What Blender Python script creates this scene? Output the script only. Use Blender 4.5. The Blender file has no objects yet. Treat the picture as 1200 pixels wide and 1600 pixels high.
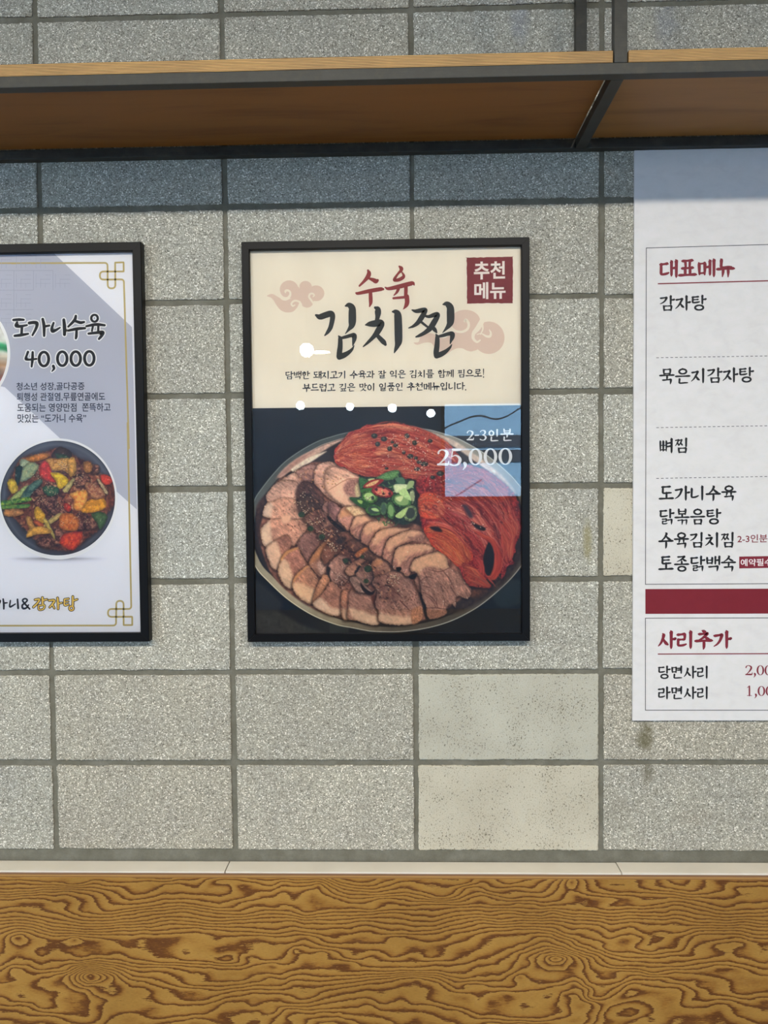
import bpy, bmesh, math, random
import numpy as np
from mathutils import Matrix, Vector

# ------------------------------------------------------------------ camera, sky, lights, exposure
scene = bpy.context.scene
C = scene.collection
FPX, PITCH, YAW, ROLL = 1202.0, -0.03878291, -0.02535051, -0.00901672
ZJ = 2.19                                    # height of the block joint just under the shelf
CAM = np.array([0.77644705, -1.65805966, ZJ - 0.59037621])


def cam_axes():
    cy, sy, cp, sp = math.cos(YAW), math.sin(YAW), math.cos(PITCH), math.sin(PITCH)
    f = np.array([sy * cp, cy * cp, sp])
    r = np.array([cy, -sy, 0.0])
    u = np.cross(r, f)
    c, s = math.cos(ROLL), math.sin(ROLL)
    return c * r + s * u, -s * r + c * u, f


RX, UX, FX = cam_axes()
cam_data = bpy.data.cameras.new('camera')
cam = bpy.data.objects.new('camera', cam_data)
C.objects.link(cam)
cam.matrix_world = Matrix([[RX[k], UX[k], -FX[k], CAM[k]] for k in range(3)] + [[0, 0, 0, 1]])
cam_data.sensor_fit = 'VERTICAL'
cam_data.sensor_height = 24.0
cam_data.lens = FPX * 24.0 / 1600.0
cam_data.clip_start = 0.02
scene.camera = cam

scene.view_settings.view_transform = 'Standard'
scene.view_settings.look = 'None'
scene.view_settings.exposure = -0.14
scene.view_settings.gamma = 1.0
scene.view_settings.use_curve_mapping = False
scene.cycles.use_denoising = True
scene.cycles.max_bounces = 8
scene.cycles.transparent_max_bounces = 12
scene.cycles.sample_clamp_indirect = 6.0

SKY_COLOR, SKY_STRENGTH = (0.52, 0.75, 1.0), 6.4
LAMP_COLOR = (1.0, 0.93, 0.80)
SUN_STRENGTH, SUN_DIR = 36.0, (-0.35, -0.75, -0.62)          # outside, on the building across the street
LAMPS = [(-1.6, -2.5, 52), (-0.5, -2.65, 52), (0.5, -2.5, 52), (1.5, -2.65, 52), (2.6, -2.5, 52),
         (-4.3, -7.2, 70), (-0.15, -7.2, 70), (3.6, -7.2, 70)]        # x, y, watts of the ceiling downlights
CEIL = 3.10
ROOM = (-4.7, 4.4, -8.0)                     # x left, x right, y of the wall behind the camera

world = bpy.data.worlds.new('world')
scene.world = world
world.use_nodes = True
_bg = world.node_tree.nodes['Background']
_bg.inputs[0].default_value = (*SKY_COLOR, 1)
_bg.inputs[1].default_value = SKY_STRENGTH


_sd = bpy.data.lights.new('sun', 'SUN')
_sd.energy = SUN_STRENGTH
_sd.angle = 0.01
_so = bpy.data.objects.new('sun', _sd)
C.objects.link(_so)
_so.rotation_euler = Vector(SUN_DIR).to_track_quat('-Z', 'Y').to_euler()
_so.location = (0, 0, 12)


def U(px, py, y):
    """photograph pixel -> point on the plane at depth y"""
    px = np.asarray(px, float)
    py = np.asarray(py, float)
    d = FX + ((px - 600) / FPX)[..., None] * RX + ((800 - py) / FPX)[..., None] * UX
    t = (y - CAM[1]) / d[..., 1]
    return CAM + t[..., None] * d


def PXY(P):
    """points -> photograph pixels"""
    q = np.asarray(P, float) - CAM
    z = q @ FX
    return 600 + FPX * (q @ RX) / z, 800 - FPX * (q @ UX) / z


def lin(r, g=None, b=None):
    c = np.array([r, g, b] if g is not None else r, float) / 255.0
    return np.where(c <= 0.04045, c / 12.92, ((c + 0.055) / 1.055) ** 2.4)


# ------------------------------------------------------------------ node and mesh helpers
def mat(name, rgb=None, rough=0.6, metal=0.0, spec=0.5):
    m = bpy.data.materials.new(name)
    m.use_nodes = True
    b = m.node_tree.nodes['Principled BSDF']
    if rgb is not None:
        b.inputs['Base Color'].default_value = (*lin(*rgb), 1)
    b.inputs['Roughness'].default_value = rough
    b.inputs['Metallic'].default_value = metal
    b.inputs['Specular IOR Level'].default_value = spec
    return m


class NT:
    """short-hand for wiring a material"""
    def __init__(self, m):
        self.t = m.node_tree
        self.b = m.node_tree.nodes['Principled BSDF']

    def n(self, kind, **kw):
        nd = self.t.nodes.new(kind)
        for k, v in kw.items():
            if k in nd.inputs:
                self.put(nd.inputs[k], v)
            else:
                setattr(nd, k, v)
        return nd

    def put(self, sock, v):
        if isinstance(v, bpy.types.NodeSocket):
            self.t.links.new(v, sock)
        else:
            sock.default_value = v

    def math(self, op, a, b=0.0, c=None):
        nd = self.t.nodes.new('ShaderNodeMath')
        nd.operation = op
        self.put(nd.inputs[0], a)
        self.put(nd.inputs[1], b)
        if c is not None:
            self.put(nd.inputs[2], c)
        return nd.outputs[0]

    def mix(self, fac, a, b, mode='MIX'):
        nd = self.t.nodes.new('ShaderNodeMix')
        nd.data_type = 'RGBA'
        nd.blend_type = mode
        self.put(nd.inputs[0], fac)
        for s, v in ((nd.inputs[6], a), (nd.inputs[7], b)):
            if not isinstance(v, bpy.types.NodeSocket) and len(v) == 3:
                v = (*v, 1)
            self.put(s, v)
        return nd.outputs[2]

    def ramp(self, fac, stops, interp='LINEAR'):
        nd = self.t.nodes.new('ShaderNodeValToRGB')
        nd.color_ramp.interpolation = interp
        e = nd.color_ramp.elements
        while len(e) < len(stops):
            e.new(0.5)
        for k, (p, c) in enumerate(stops):
            e[k].position = p
            e[k].color = (*c, 1) if len(c) == 3 else c
        self.put(nd.inputs[0], fac)
        return nd.outputs[0]

    def pos(self, scale=(1, 1, 1)):
        g = self.t.nodes.new('ShaderNodeNewGeometry')
        mp = self.t.nodes.new('ShaderNodeMapping')
        self.t.links.new(g.outputs['Position'], mp.inputs[0])
        mp.inputs['Scale'].default_value = scale
        return mp.outputs[0]

    def noise(self, vec, scale, detail=3, rough=0.55, dist=0.0):
        nd = self.n('ShaderNodeTexNoise', Vector=vec, Scale=scale, Detail=detail, Roughness=rough, Distortion=dist)
        return nd.outputs[0]

    def bump(self, h, strength, dist):
        nd = self.n('ShaderNodeBump', Strength=strength, Distance=dist, Height=h)
        self.t.links.new(nd.outputs[0], self.b.inputs['Normal'])


ROOTS = {}


def thing(name, label, cat, loc, group=None):
    o = bpy.data.objects.new(name, None)
    o.empty_display_size = 0.05
    C.objects.link(o)
    o.location = loc
    o['label'] = label
    o['category'] = cat
    if group:
        o['group'] = group
    ROOTS[o.name] = np.array(loc, float)
    return o


def base_of(parent):
    while parent is not None and parent.parent is not None:
        parent = parent.parent
    if parent is None:
        return np.zeros(3)
    if parent.name in ROOTS:
        return ROOTS[parent.name]
    return np.zeros(3)


def obj(name, verts, faces, m, parent=None, smooth=False, label=None, mats=None, fmat=None):
    V = np.asarray(verts, float).reshape(-1, 3) - base_of(parent)
    me = bpy.data.meshes.new(name)
    me.from_pydata(V.tolist(), [], [list(map(int, f)) for f in faces])
    for x in (mats or [m]):
        me.materials.append(x)
    if fmat is not None:
        me.polygons.foreach_set('material_index', np.asarray(fmat, np.int32))
    if smooth:
        me.polygons.foreach_set('use_smooth', [True] * len(me.polygons))
    me.update()
    o = bpy.data.objects.new(name, me)
    C.objects.link(o)
    if parent is not None:
        o.parent = parent
    if label:
        o['label'] = label
    return o


def tag(o, label, cat, group=None):
    o['label'] = label
    o['category'] = cat
    if group:
        o['group'] = group
    return o


def struct(o):
    o['kind'] = 'structure'
    return o


class MB:
    """collects shapes into one mesh"""
    def __init__(self):
        self.v, self.f, self.m = [], [], []

    def add(self, v, f, mi=0):
        o = len(self.v)
        self.v += [tuple(map(float, p)) for p in v]
        self.f += [[i + o for i in q] for q in f]
        self.m += [mi] * len(f)
        return self

    def box(self, a, b, bev=0.0, mi=0):
        a, b = np.minimum(a, b), np.maximum(a, b)
        bm = bmesh.new()
        bmesh.ops.create_cube(bm, size=1.0)
        for v in bm.verts:
            v.co = Vector([(a[k] + b[k]) / 2 + v.co[k] * (b[k] - a[k]) for k in range(3)])
        if bev > 0:
            bmesh.ops.bevel(bm, geom=bm.edges[:], offset=bev, segments=2, affect='EDGES', profile=0.6)
        bm.verts.index_update()
        self.add([v.co for v in bm.verts], [[v.index for v in f.verts] for f in bm.faces], mi)
        bm.free()
        return self

    def lathe(self, prof, c=(0, 0, 0), n=28, mi=0):
        v, f = [], []
        for r, z in prof:
            for k in range(n):
                t = 2 * math.pi * k / n
                v.append((c[0] + r * math.cos(t), c[1] + r * math.sin(t), c[2] + z))
        for i in range(len(prof) - 1):
            for k in range(n):
                k2 = (k + 1) % n
                f.append([i * n + k, i * n + k2, (i + 1) * n + k2, (i + 1) * n + k])
        f.append(list(range(n))[::-1])
        f.append([(len(prof) - 1) * n + k for k in range(n)])
        return self.add(v, f, mi)

    def build(self, name, m, parent=None, smooth=False, label=None, mats=None):
        return obj(name, self.v, self.f, m, parent, smooth, label, mats, self.m if mats else None)


def smooth_line(pts, n=7, closed=False):
    """Catmull-Rom through rows of any width"""
    P = np.asarray(pts, float)
    if len(P) < 3 and not closed:
        t = np.linspace(0, 1, n)[:, None]
        return P[0] * (1 - t) + P[-1] * t
    if closed:
        Q = np.vstack([P[-1], P, P[0], P[1]])
    else:
        Q = np.vstack([2 * P[0] - P[1], P, 2 * P[-1] - P[-2]])
    out = []
    t = np.linspace(0, 1, n, endpoint=False)[:, None]
    for k in range(1, len(Q) - 2):
        p0, p1, p2, p3 = Q[k - 1], Q[k], Q[k + 1], Q[k + 2]
        out.append(0.5 * ((2 * p1) + (-p0 + p2) * t + (2 * p0 - 5 * p1 + 4 * p2 - p3) * t ** 2 + (-p0 + 3 * p1 - 3 * p2 + p3) * t ** 3))
    R = np.vstack(out)
    return R if closed else np.vstack([R, P[-1]])
# ------------------------------------------------------------------ the room: block wall, floor, ceiling, far walls, windows
rng = np.random.default_rng(11)
random.seed(11)


def block_material():
    m = mat('concrete_block', rough=0.92, spec=0.25)
    t = NT(m)
    p = t.pos()
    tint = t.n('ShaderNodeAttribute', attribute_name='tint').outputs['Color']
    cell = t.n('ShaderNodeTexVoronoi', Vector=p, Scale=470.0, Randomness=1.0)
    sel = t.n('ShaderNodeSeparateColor', Color=cell.outputs['Color'])
    grains = t.ramp(sel.outputs[0], [(0.0, lin(100, 98, 90)), (0.10, lin(136, 134, 124)), (0.45, lin(158, 156, 145)),
                                     (0.78, lin(172, 170, 158)), (0.90, lin(194, 192, 181)), (0.97, lin(232, 230, 220))])
    fine = t.noise(p, 620.0, 4, 0.7)
    fin = t.ramp(fine, [(0.28, (0.74, 0.74, 0.74)), (0.5, (1, 1, 1)), (0.72, (1.18, 1.18, 1.18))])
    col = t.mix(0.8, grains, fin, 'MULTIPLY')
    big = t.noise(p, 9.0, 3)
    col = t.mix(0.55, col, t.ramp(big, [(0.3, (0.86, 0.86, 0.88)), (0.7, (1.10, 1.10, 1.07))]), 'MULTIPLY')
    # pits
    pit = t.noise(p, 260.0, 2, 0.5)
    pitf = t.ramp(pit, [(0.30, (1, 1, 1)), (0.37, (0, 0, 0))])
    col = t.mix(pitf, col, tuple(lin(84, 82, 74)))
    col = t.mix(1.0, col, tint, 'MULTIPLY')
    # damp stains
    g = t.t.nodes.new('ShaderNodeNewGeometry')
    sp = t.n('ShaderNodeSeparateXYZ', Vector=g.outputs['Position'])
    wob = t.math('MULTIPLY', t.math('SUBTRACT', t.noise(p, 45.0, 4, 0.7), 0.5), 2.2)
    for px, py, rx, rz, amt, rgb in ((1008, 1152, .022, .040, .8, (92, 86, 60)), (1012, 1206, .016, .03, .6, (92, 86, 66)),
                                     (918, 846, .012, .055, .65, (140, 132, 92)), (965, 1268, .03, .05, .25, (120, 112, 96)),
                                     (812, 32, .025, .06, .45, (120, 124, 136)), (1040, 36, .03, .06, .4, (124, 128, 138)),
                                     (1085, 1275, .06, .03, .2, (122, 110, 96))):
        c = U(px, py, 0.0)
        dx = t.math('DIVIDE', t.math('SUBTRACT', sp.outputs[0], float(c[0])), rx)
        dz = t.math('DIVIDE', t.math('SUBTRACT', sp.outputs[2], float(c[2])), rz)
        d = t.math('ADD', t.math('ADD', t.math('MULTIPLY', dx, dx), t.math('MULTIPLY', dz, dz)), wob)
        f = t.math('MULTIPLY', t.math('SUBTRACT', 1.0, t.math('MINIMUM', t.math('MAXIMUM', d, 0.0), 1.0)), amt)
        col = t.mix(f, col, tuple(lin(*rgb)))
    t.put(t.b.inputs['Base Color'], col)
    h = t.math('ADD', t.math('MULTIPLY', sel.outputs[1], 0.5), fine)
    t.bump(h, 0.3, 0.001)
    return m


def smooth_block_material():
    m = mat('smooth_block', rough=0.85, spec=0.25)
    t = NT(m)
    p = t.pos()
    tint = t.n('ShaderNodeAttribute', attribute_name='tint').outputs['Color']
    big = t.noise(p, 7.0, 3)
    col = t.ramp(big, [(0.3, lin(178, 171, 153)), (0.7, lin(192, 186, 168))])
    fine = t.noise(p, 420.0, 4, 0.65)
    col = t.mix(0.5, col, t.ramp(fine, [(0.3, (0.7, 0.7, 0.7)), (0.6, (1.12, 1.12, 1.12))]), 'MULTIPLY')
    pit = t.noise(t.pos((1, 1, 0.8)), 330.0, 3, 0.6, 0.6)
    where = t.noise(p, 14.0, 2)
    thr = t.math('ADD', pit, t.math('MULTIPLY', t.math('SUBTRACT', where, 0.5), 0.22))
    pf = t.ramp(thr, [(0.345, (1, 1, 1)), (0.40, (0, 0, 0))])
    col = t.mix(pf, col, tuple(lin(104, 98, 84)))
    col = t.mix(1.0, col, tint, 'MULTIPLY')
    t.put(t.b.inputs['Base Color'], col)
    t.bump(t.math('SUBTRACT', fine, t.math('MULTIPLY', pf, 1.0)), 0.35, 0.0016)
    return m


def mortar_material():
    m = mat('mortar', rough=0.9, spec=0.2)
    t = NT(m)
    p = t.pos()
    n1 = t.noise(p, 22.0, 5, 0.65)
    col = t.ramp(n1, [(0.3, lin(98, 95, 83)), (0.5, lin(109, 106, 94)), (0.7, lin(122, 119, 108))])
    n2 = t.noise(p, 300.0, 3)
    col = t.mix(0.5, col, t.ramp(n2, [(0.3, (0.85, 0.85, 0.85)), (0.7, (1.1, 1.1, 1.1))]), 'MULTIPLY')
    t.put(t.b.inputs['Base Color'], col)
    t.bump(n2, 0.25, 0.001)
    return m


M_BLOCK, M_SMOOTH, M_MORTAR = block_material(), smooth_block_material(), mortar_material()


def block_outline(x0, x1, z0, z1, r=0.0035, step=0.0045, j=0.0007):
    pts = []
    def seg(a, b):
        n = max(2, int(np.hypot(b[0] - a[0], b[1] - a[1]) / step))
        for k in range(n):
            pts.append((a[0] + (b[0] - a[0]) * k / n, a[1] + (b[1] - a[1]) * k / n))
    def arc(cx, cz, a0):
        for k in range(3):
            t = a0 + math.pi / 2 * k / 3
            pts.append((cx + r * math.cos(t), cz + r * math.sin(t)))
    seg((x0 + r, z0), (x1 - r, z0)); arc(x1 - r, z0 + r, -math.pi / 2)
    seg((x1, z0 + r), (x1, z1 - r)); arc(x1 - r, z1 - r, 0)
    seg((x1 - r, z1), (x0 + r, z1)); arc(x0 + r, z1 - r, math.pi / 2)
    seg((x0, z1 - r), (x0, z0 + r)); arc(x0 + r, z0 + r, math.pi)
    P = np.array(pts)
    n = len(P)
    w = rng.normal(0, 1, n)
    w = 0.6 * w + 0.4 * np.convolve(np.r_[w, w, w], np.ones(9) / 3, 'same')[n:2 * n]
    chip = (rng.random(n) < 0.03) * rng.random(n) * 2.2
    c = P.mean(0)
    d = P - c
    nrm = np.where((np.abs(d[:, 0]) / (x1 - x0) > np.abs(d[:, 1]) / (z1 - z0))[:, None],
                   np.c_[np.sign(d[:, 0]), 0 * d[:, 0]], np.c_[0 * d[:, 1], np.sign(d[:, 1])])
    return P + nrm * (j * (w - chip))[:, None]


COURSE = 0.20056
PITCHX = 0.4
SMOOTH = {(2, 5), (2, 6), (3, 3)}
mb = MB()
tints = []
i0, i1 = math.floor(ROOM[0] / PITCHX) - 1, math.ceil(ROOM[1] / PITCHX) + 1
# mortar bed behind the blocks
mb.add([(ROOM[0], 0.0035, 0), (ROOM[1], 0.0035, 0), (ROOM[1], 0.0035, CEIL), (ROOM[0], 0.0035, CEIL)], [[0, 1, 2, 3]], 1)
tints.append((1, 1, 1, 1))
mb.box((ROOM[0], 0.0036, 0), (ROOM[1], 0.2, CEIL), 0, 1)
tints += [(1, 1, 1, 1)] * 6
for jj in range(-5, 7):
    for ii in range(i0, i1):
        dx0, dx1 = rng.normal(0, 0.0008, 2)
        dz0, dz1 = rng.normal(0, 0.0008, 2)
        x0, x1 = max(ROOM[0] + .001, ii * PITCHX + 0.0058 + dx0), min(ROOM[1] - .001, (ii + 1) * PITCHX - 0.0058 + dx1)
        z1, z0 = min(CEIL - .002, ZJ - jj * COURSE - 0.0062 + dz0), ZJ - (jj + 1) * COURSE + 0.0062 + dz1
        if x1 - x0 < 0.03 or z1 - z0 < 0.03:
            continue
        near = -2 <= ii <= 5 and -3 <= jj <= 7
        out = block_outline(x0, x1, z0, z1) if near else block_outline(x0, x1, z0, z1, step=0.05)
        n = len(out)
        c = out.mean(0)
        inn = c + (out - c) * (1 - 0.0022 / np.array([(x1 - x0) / 2, (z1 - z0) / 2]))
        v = [(p[0], 0.0, p[1]) for p in inn] + [(p[0], 0.0010, p[1]) for p in out] + [(p[0], 0.0045, p[1]) for p in out]
        f = [list(range(n))]
        for k in range(n):
            k2 = (k + 1) % n
            f += [[k, n + k, n + k2, k2], [n + k, 2 * n + k, 2 * n + k2, n + k2]]
        s = 2 if (ii, jj) in SMOOTH else 0
        mb.add(v, f, s)
        b = 1.0 + rng.normal(0, 0.04) - (0.035 if jj >= 5 else 0)
        wmc = rng.normal(0, 0.012) + (0.035 if jj >= 5 else 0.014)
        if (ii, jj) == (2, 5):
            b, wmc = 0.95, -0.03
        if (ii, jj) == (2, 6):
            b, wmc = 1.02, 0.012
        tints += [(b * (1 + wmc), b, b * (1 - wmc), 1)] * len(f)
wall = mb.build('wall_back', M_BLOCK, mats=[M_BLOCK, M_MORTAR, M_SMOOTH])
at = wall.data.attributes.new('tint', 'FLOAT_COLOR', 'FACE')
at.data.foreach_set('color', np.array(tints, np.float32).ravel())
struct(wall)

M_FLOOR = mat('floor_tile', (96, 90, 84), 0.45)
_t = NT(M_FLOOR)
_br = _t.n('ShaderNodeTexBrick', Vector=_t.pos(), Scale=1.0)
_br.offset = 0.0
_br.inputs['Color1'].default_value = (*lin(112, 106, 98), 1)
_br.inputs['Color2'].default_value = (*lin(104, 98, 92), 1)
_br.inputs['Mortar'].default_value = (*lin(70, 66, 62), 1)
_br.inputs['Brick Width'].default_value = 0.6
_br.inputs['Row Height'].default_value = 0.6
_br.inputs['Mortar Size'].default_value = 0.004
_t.put(_t.b.inputs['Base Color'], _br.outputs[0])


def plaster(name, rgb):
    m = mat(name, rgb, 0.9)
    t = NT(m)
    n = t.noise(t.pos(), 6.0, 4)
    t.put(t.b.inputs['Base Color'], t.ramp(n, [(0.3, lin(rgb) * 0.92), (0.7, lin(rgb) * 1.06)]))
    return m


M_CEIL = plaster('ceiling_paint', (128, 130, 132))
M_PLAST = plaster('wall_paint', (92, 136, 182))
XL, XR, YB = ROOM
struct(MB().box((XL - .2, YB - .2, -0.2), (XR + .2, 0.2, 0.0)).build('floor', M_FLOOR))
struct(MB().box((XL - .2, YB - .2, CEIL), (XR + .2, 0.2, CEIL + .2)).build('ceiling', M_CEIL))
SIDE = (-6.9, -2.2, 0.35, 2.75)                  # unseen window added in the left wall for blue daylight fill
struct(MB().box((XL - .2, YB - .2, 0), (XL, SIDE[0], CEIL)).box((XL - .2, SIDE[1], 0), (XL, 0.2, CEIL)).box((XL - .2, SIDE[0], 0), (XL, SIDE[1], SIDE[2])).box((XL - .2, SIDE[0], SIDE[3]), (XL, SIDE[1], CEIL)).build('wall_left', M_PLAST))
struct(MB().box((XR, YB - .2, 0), (XR + .2, 0.2, CEIL)).build('wall_right', M_PLAST))
# wall behind the camera with two window openings
WIN = [(1.25, 4.05, 1.36, 2.62)]
xs = sorted([XL, XR] + [w[0] for w in WIN] + [w[1] for w in WIN])
wb = MB()
for a, b in zip(xs[:-1], xs[1:]):
    w = [w for w in WIN if w[0] <= a and w[1] >= b]
    if w:
        wb.box((a, YB - .2, 0), (b, YB, w[0][2])).box((a, YB - .2, w[0][3]), (b, YB, CEIL))
    else:
        wb.box((a, YB - .2, 0), (b, YB, CEIL))
struct(wb.build('wall_front', M_PLAST))
M_ALU = mat('window_aluminium', (70, 72, 74), 0.4, 0.6)


def pane_material(name, ior=1.5, rough=0.0):
    m = bpy.data.materials.new(name)
    m.use_nodes = True
    t = m.node_tree
    t.nodes.clear()
    out = t.nodes.new('ShaderNodeOutputMaterial')
    mx = t.nodes.new('ShaderNodeMixShader')
    fr = t.nodes.new('ShaderNodeFresnel')
    fr.inputs[0].default_value = ior
    tr = t.nodes.new('ShaderNodeBsdfTransparent')
    gl = t.nodes.new('ShaderNodeBsdfGlossy')
    gl.inputs['Roughness'].default_value = rough
    t.links.new(fr.outputs[0], mx.inputs[0])
    t.links.new(tr.outputs[0], mx.inputs[1])
    t.links.new(gl.outputs[0], mx.inputs[2])
    t.links.new(mx.outputs[0], out.inputs[0])
    return m


M_PANE = pane_material('window_glass')
for k, (a, b, c, d) in enumerate(WIN):
    fr = MB()
    w = 0.05
    fr.box((a, YB - .12, c), (a + w, YB - .04, d), .004).box((b - w, YB - .12, c), (b, YB - .04, d), .004)
    fr.box((a + w, YB - .12, c), (b - w, YB - .04, c + w), .004).box((a + w, YB - .12, d - w), (b - w, YB - .04, d), .004)
    for q in (2,):
        xm = a + (b - a) * q / 3
        fr.box((xm - w / 2, YB - .12, c + w), (xm + w / 2, YB - .04, d - w), .004)
    r = struct(fr.build(f'window_{k + 1}', M_ALU))
    pn = MB().add([(a + w, YB - .08, c + w), (b - w, YB - .08, c + w), (b - w, YB - .08, d - w), (a + w, YB - .08, d - w)], [[0, 1, 2, 3]])
    pn.build('pane', M_PANE, r)
a, b, c, d = SIDE
w = 0.05
fr = MB()
ys = [a, a + (b - a) / 3, a + (b - a) * 2 / 3, b - w]
for y in ys:
    fr.box((XL - .12, y, c), (XL - .04, y + w, d), .004)
for y0, y1 in zip(ys[:-1], ys[1:]):
    fr.box((XL - .12, y0 + w, c), (XL - .04, y1, c + w), .004).box((XL - .12, y0 + w, d - w), (XL - .04, y1, d), .004)
r = struct(fr.build('window_2', M_ALU))
MB().add([(XL - .08, a + w, c + w), (XL - .08, b - w, c + w), (XL - .08, b - w, d - w), (XL - .08, a + w, d - w)], [[0, 1, 2, 3]]).build('pane', M_PANE, r)
# the street outside: paving and a pale building with dark brick bands
struct(MB().box((-30, -40, -0.4), (30, YB - .2, -0.25)).build('ground', plaster('paving', (150, 150, 150))))
M_FAC = plaster('facade_paint', (158, 204, 236))
M_BAND = plaster('facade_band', (64, 72, 84))
_t = NT(M_BAND)
house = MB().box((-16, -20, -0.25), (16, -16, 6.5)).build('building', M_FAC)
tag(house, 'pale building across the street with dark bands, seen mirrored in the poster glass', 'building')
MB().box((1.9, -16, 2.04), (15.8, -15.96, 2.31)).build('dark_band', M_BAND, house)
MB().box((1.7, -16, 2.38), (15.8, -15.96, 2.64)).build('dark_band', M_BAND, house)
cp = smooth_line([U(x, y, 14.0) * [1, -1, 1] for x, y in ((690, 672), (703, 665), (720, 658), (735, 652), (752, 650), (772, 655), (788, 652), (806, 642), (840, 620))], 6)
tb = MB()
for k in range(len(cp)):
    tb.v += [tuple(cp[k] + 0.02 * np.array([0, math.cos(a), math.sin(a)])) for a in np.linspace(0, 2 * np.pi, 7)[:-1]]
for k in range(len(cp) - 1):
    tb.f += [[6 * k + q, 6 * k + (q + 1) % 6, 6 * k + 6 + (q + 1) % 6, 6 * k + 6 + q] for q in range(6)]
tag(tb.build('overhead_cable', mat('cable_rubber', (40, 42, 46), 0.6), smooth=True), 'dark cable sagging across the street, mirrored in the poster glass', 'cable')
# ------------------------------------------------------------------ ledge, plywood bench back, shelf, lamps
def wood_colors(stops):
    return [(p, lin(*c)) for p, c in stops]


def steel_material():
    m = mat('blackened_steel', (52, 51, 47), 0.42, 0.0, 0.35)
    t = NT(m)
    p = t.pos()
    n = t.noise(p, 35.0, 5, 0.65)
    col = t.ramp(n, [(0.3, lin(40, 40, 37)), (0.55, lin(54, 53, 48)), (0.8, lin(74, 68, 58))])
    sc = t.noise(t.pos((2, 2, 60)), 12.0, 3)
    col = t.mix(0.4, col, t.ramp(sc, [(0.35, (0.75, 0.75, 0.75)), (0.7, (1.25, 1.25, 1.22))]), 'MULTIPLY')
    t.put(t.b.inputs['Base Color'], col)
    t.put(t.b.inputs['Roughness'], t.ramp(n, [(0.3, (0.36,) * 3), (0.7, (0.55,) * 3)]))
    t.bump(n, 0.1, 0.001)
    return m


def ply_material():
    """board: laminated edge at the front, plain veneer on the flat faces"""
    m = mat('plywood', rough=0.5, spec=0.4)
    t = NT(m)
    g = t.t.nodes.new('ShaderNodeNewGeometry')
    sp = t.n('ShaderNodeSeparateXYZ', Vector=g.outputs['Position'])
    nn = t.n('ShaderNodeSeparateXYZ', Vector=g.outputs['Normal'])
    wob = t.noise(t.pos((3, 3, 3)), 1.2, 2)
    zz = t.math('ADD', t.math('MULTIPLY', sp.outputs[2], 1 / 0.0026), t.math('MULTIPLY', wob, 2.2))
    zz = t.math('FRACT', zz)
    grain = t.noise(t.pos((30, 8, 900)), 1.0, 3, 0.7)
    plies = t.ramp(zz, [(0.0, lin(84, 56, 28)), (0.28, lin(110, 76, 38)), (0.42, lin(196, 152, 88)), (0.82, lin(208, 166, 102)), (1.0, lin(92, 62, 32))])
    plies = t.mix(0.55, plies, t.ramp(grain, [(0.3, (0.6, 0.58, 0.55)), (0.65, (1.2, 1.18, 1.12))]), 'MULTIPLY')
    patch = t.noise(t.pos((4, 4, 4)), 2.0, 3)
    plies = t.mix(0.6, plies, t.ramp(patch, [(0.3, (0.72, 0.70, 0.68)), (0.65, (1.12, 1.1, 1.05))]), 'MULTIPLY')
    ven = t.noise(t.pos((1.6, 14, 1)), 1.6, 5, 0.6, 0.6)
    oi = t.n('ShaderNodeAttribute', attribute_name='veneer', attribute_type='OBJECT').outputs['Color']
    face = t.ramp(ven, [(0.3, (0.72, 0.68, 0.66)), (0.5, (1, 1, 1)), (0.75, (1.12, 1.1, 1.08))])
    face = t.mix(1.0, face, oi, 'MULTIPLY')
    isf = t.math('GREATER_THAN', t.math('ABSOLUTE', nn.outputs[2]), 0.7)
    t.put(t.b.inputs['Base Color'], t.mix(isf, plies, face))
    t.bump(zz, 0.25, 0.0006)
    return m


M_STEEL, M_PLY = steel_material(), ply_material()
ZT = ZJ + 0.1000                                # underside of the shelf frame
TB = 0.0195                                     # square tube
YF = -0.311                                     # shelf front
SX0, SX1 = -0.75, 2.62
PX0, PX1 = 1.1412, 1.1635                       # the pair of uprights in view
sh = thing('wall_shelf', 'black square-tube steel shelf frame fixed to the block wall above the posters', 'shelf', (1.15, YF / 2, ZT))


def tube(a, b):
    return MB().box(a, b, 0.0012)


tube((SX0, YF, ZT), (SX1, YF + TB, ZT + TB)).build('front_rail', M_STEEL, sh)
tube((SX0, -0.0005 - TB, ZT), (SX1, -0.0005, ZT + TB)).build('back_rail', M_STEEL, sh)
for xa in (SX0 + .001, PX0 - .0005, SX1 - TB - .001):
    tube((xa, YF + TB + .0002, ZT), (xa + 0.022, -TB - .0007, ZT + TB)).build('cross_bar', M_STEEL, sh)
tube((PX0, YF, ZT + TB), (PX1, YF + TB, CEIL)).build('upright', M_STEEL, sh, label='front upright standing on the front rail')
tube((PX0, -TB - .0005, ZT + TB), (PX1, -0.0005, CEIL)).build('upright', M_STEEL, sh, label='rear upright against the block wall')


def board(x0, x1, tint, label):
    zb, zt = ZT + TB + .0003, ZT + 0.0402
    o = MB().box((x0, YF + .0006, zb), (x1, -0.0215, zt), 0.0009).build('shelf_board', M_PLY)
    o['veneer'] = [*map(float, lin(*tint)), 1.0]
    return tag(o, label, 'shelf board', 'plywood boards on the shelf frame')


board(SX0, PX0 - 0.002, (140, 92, 38), 'long plywood shelf board with striped edge, left of the steel upright')
board(PX1 + 0.002, SX1, (150, 108, 58), 'plywood shelf board with striped edge, right of the steel upright')

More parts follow.
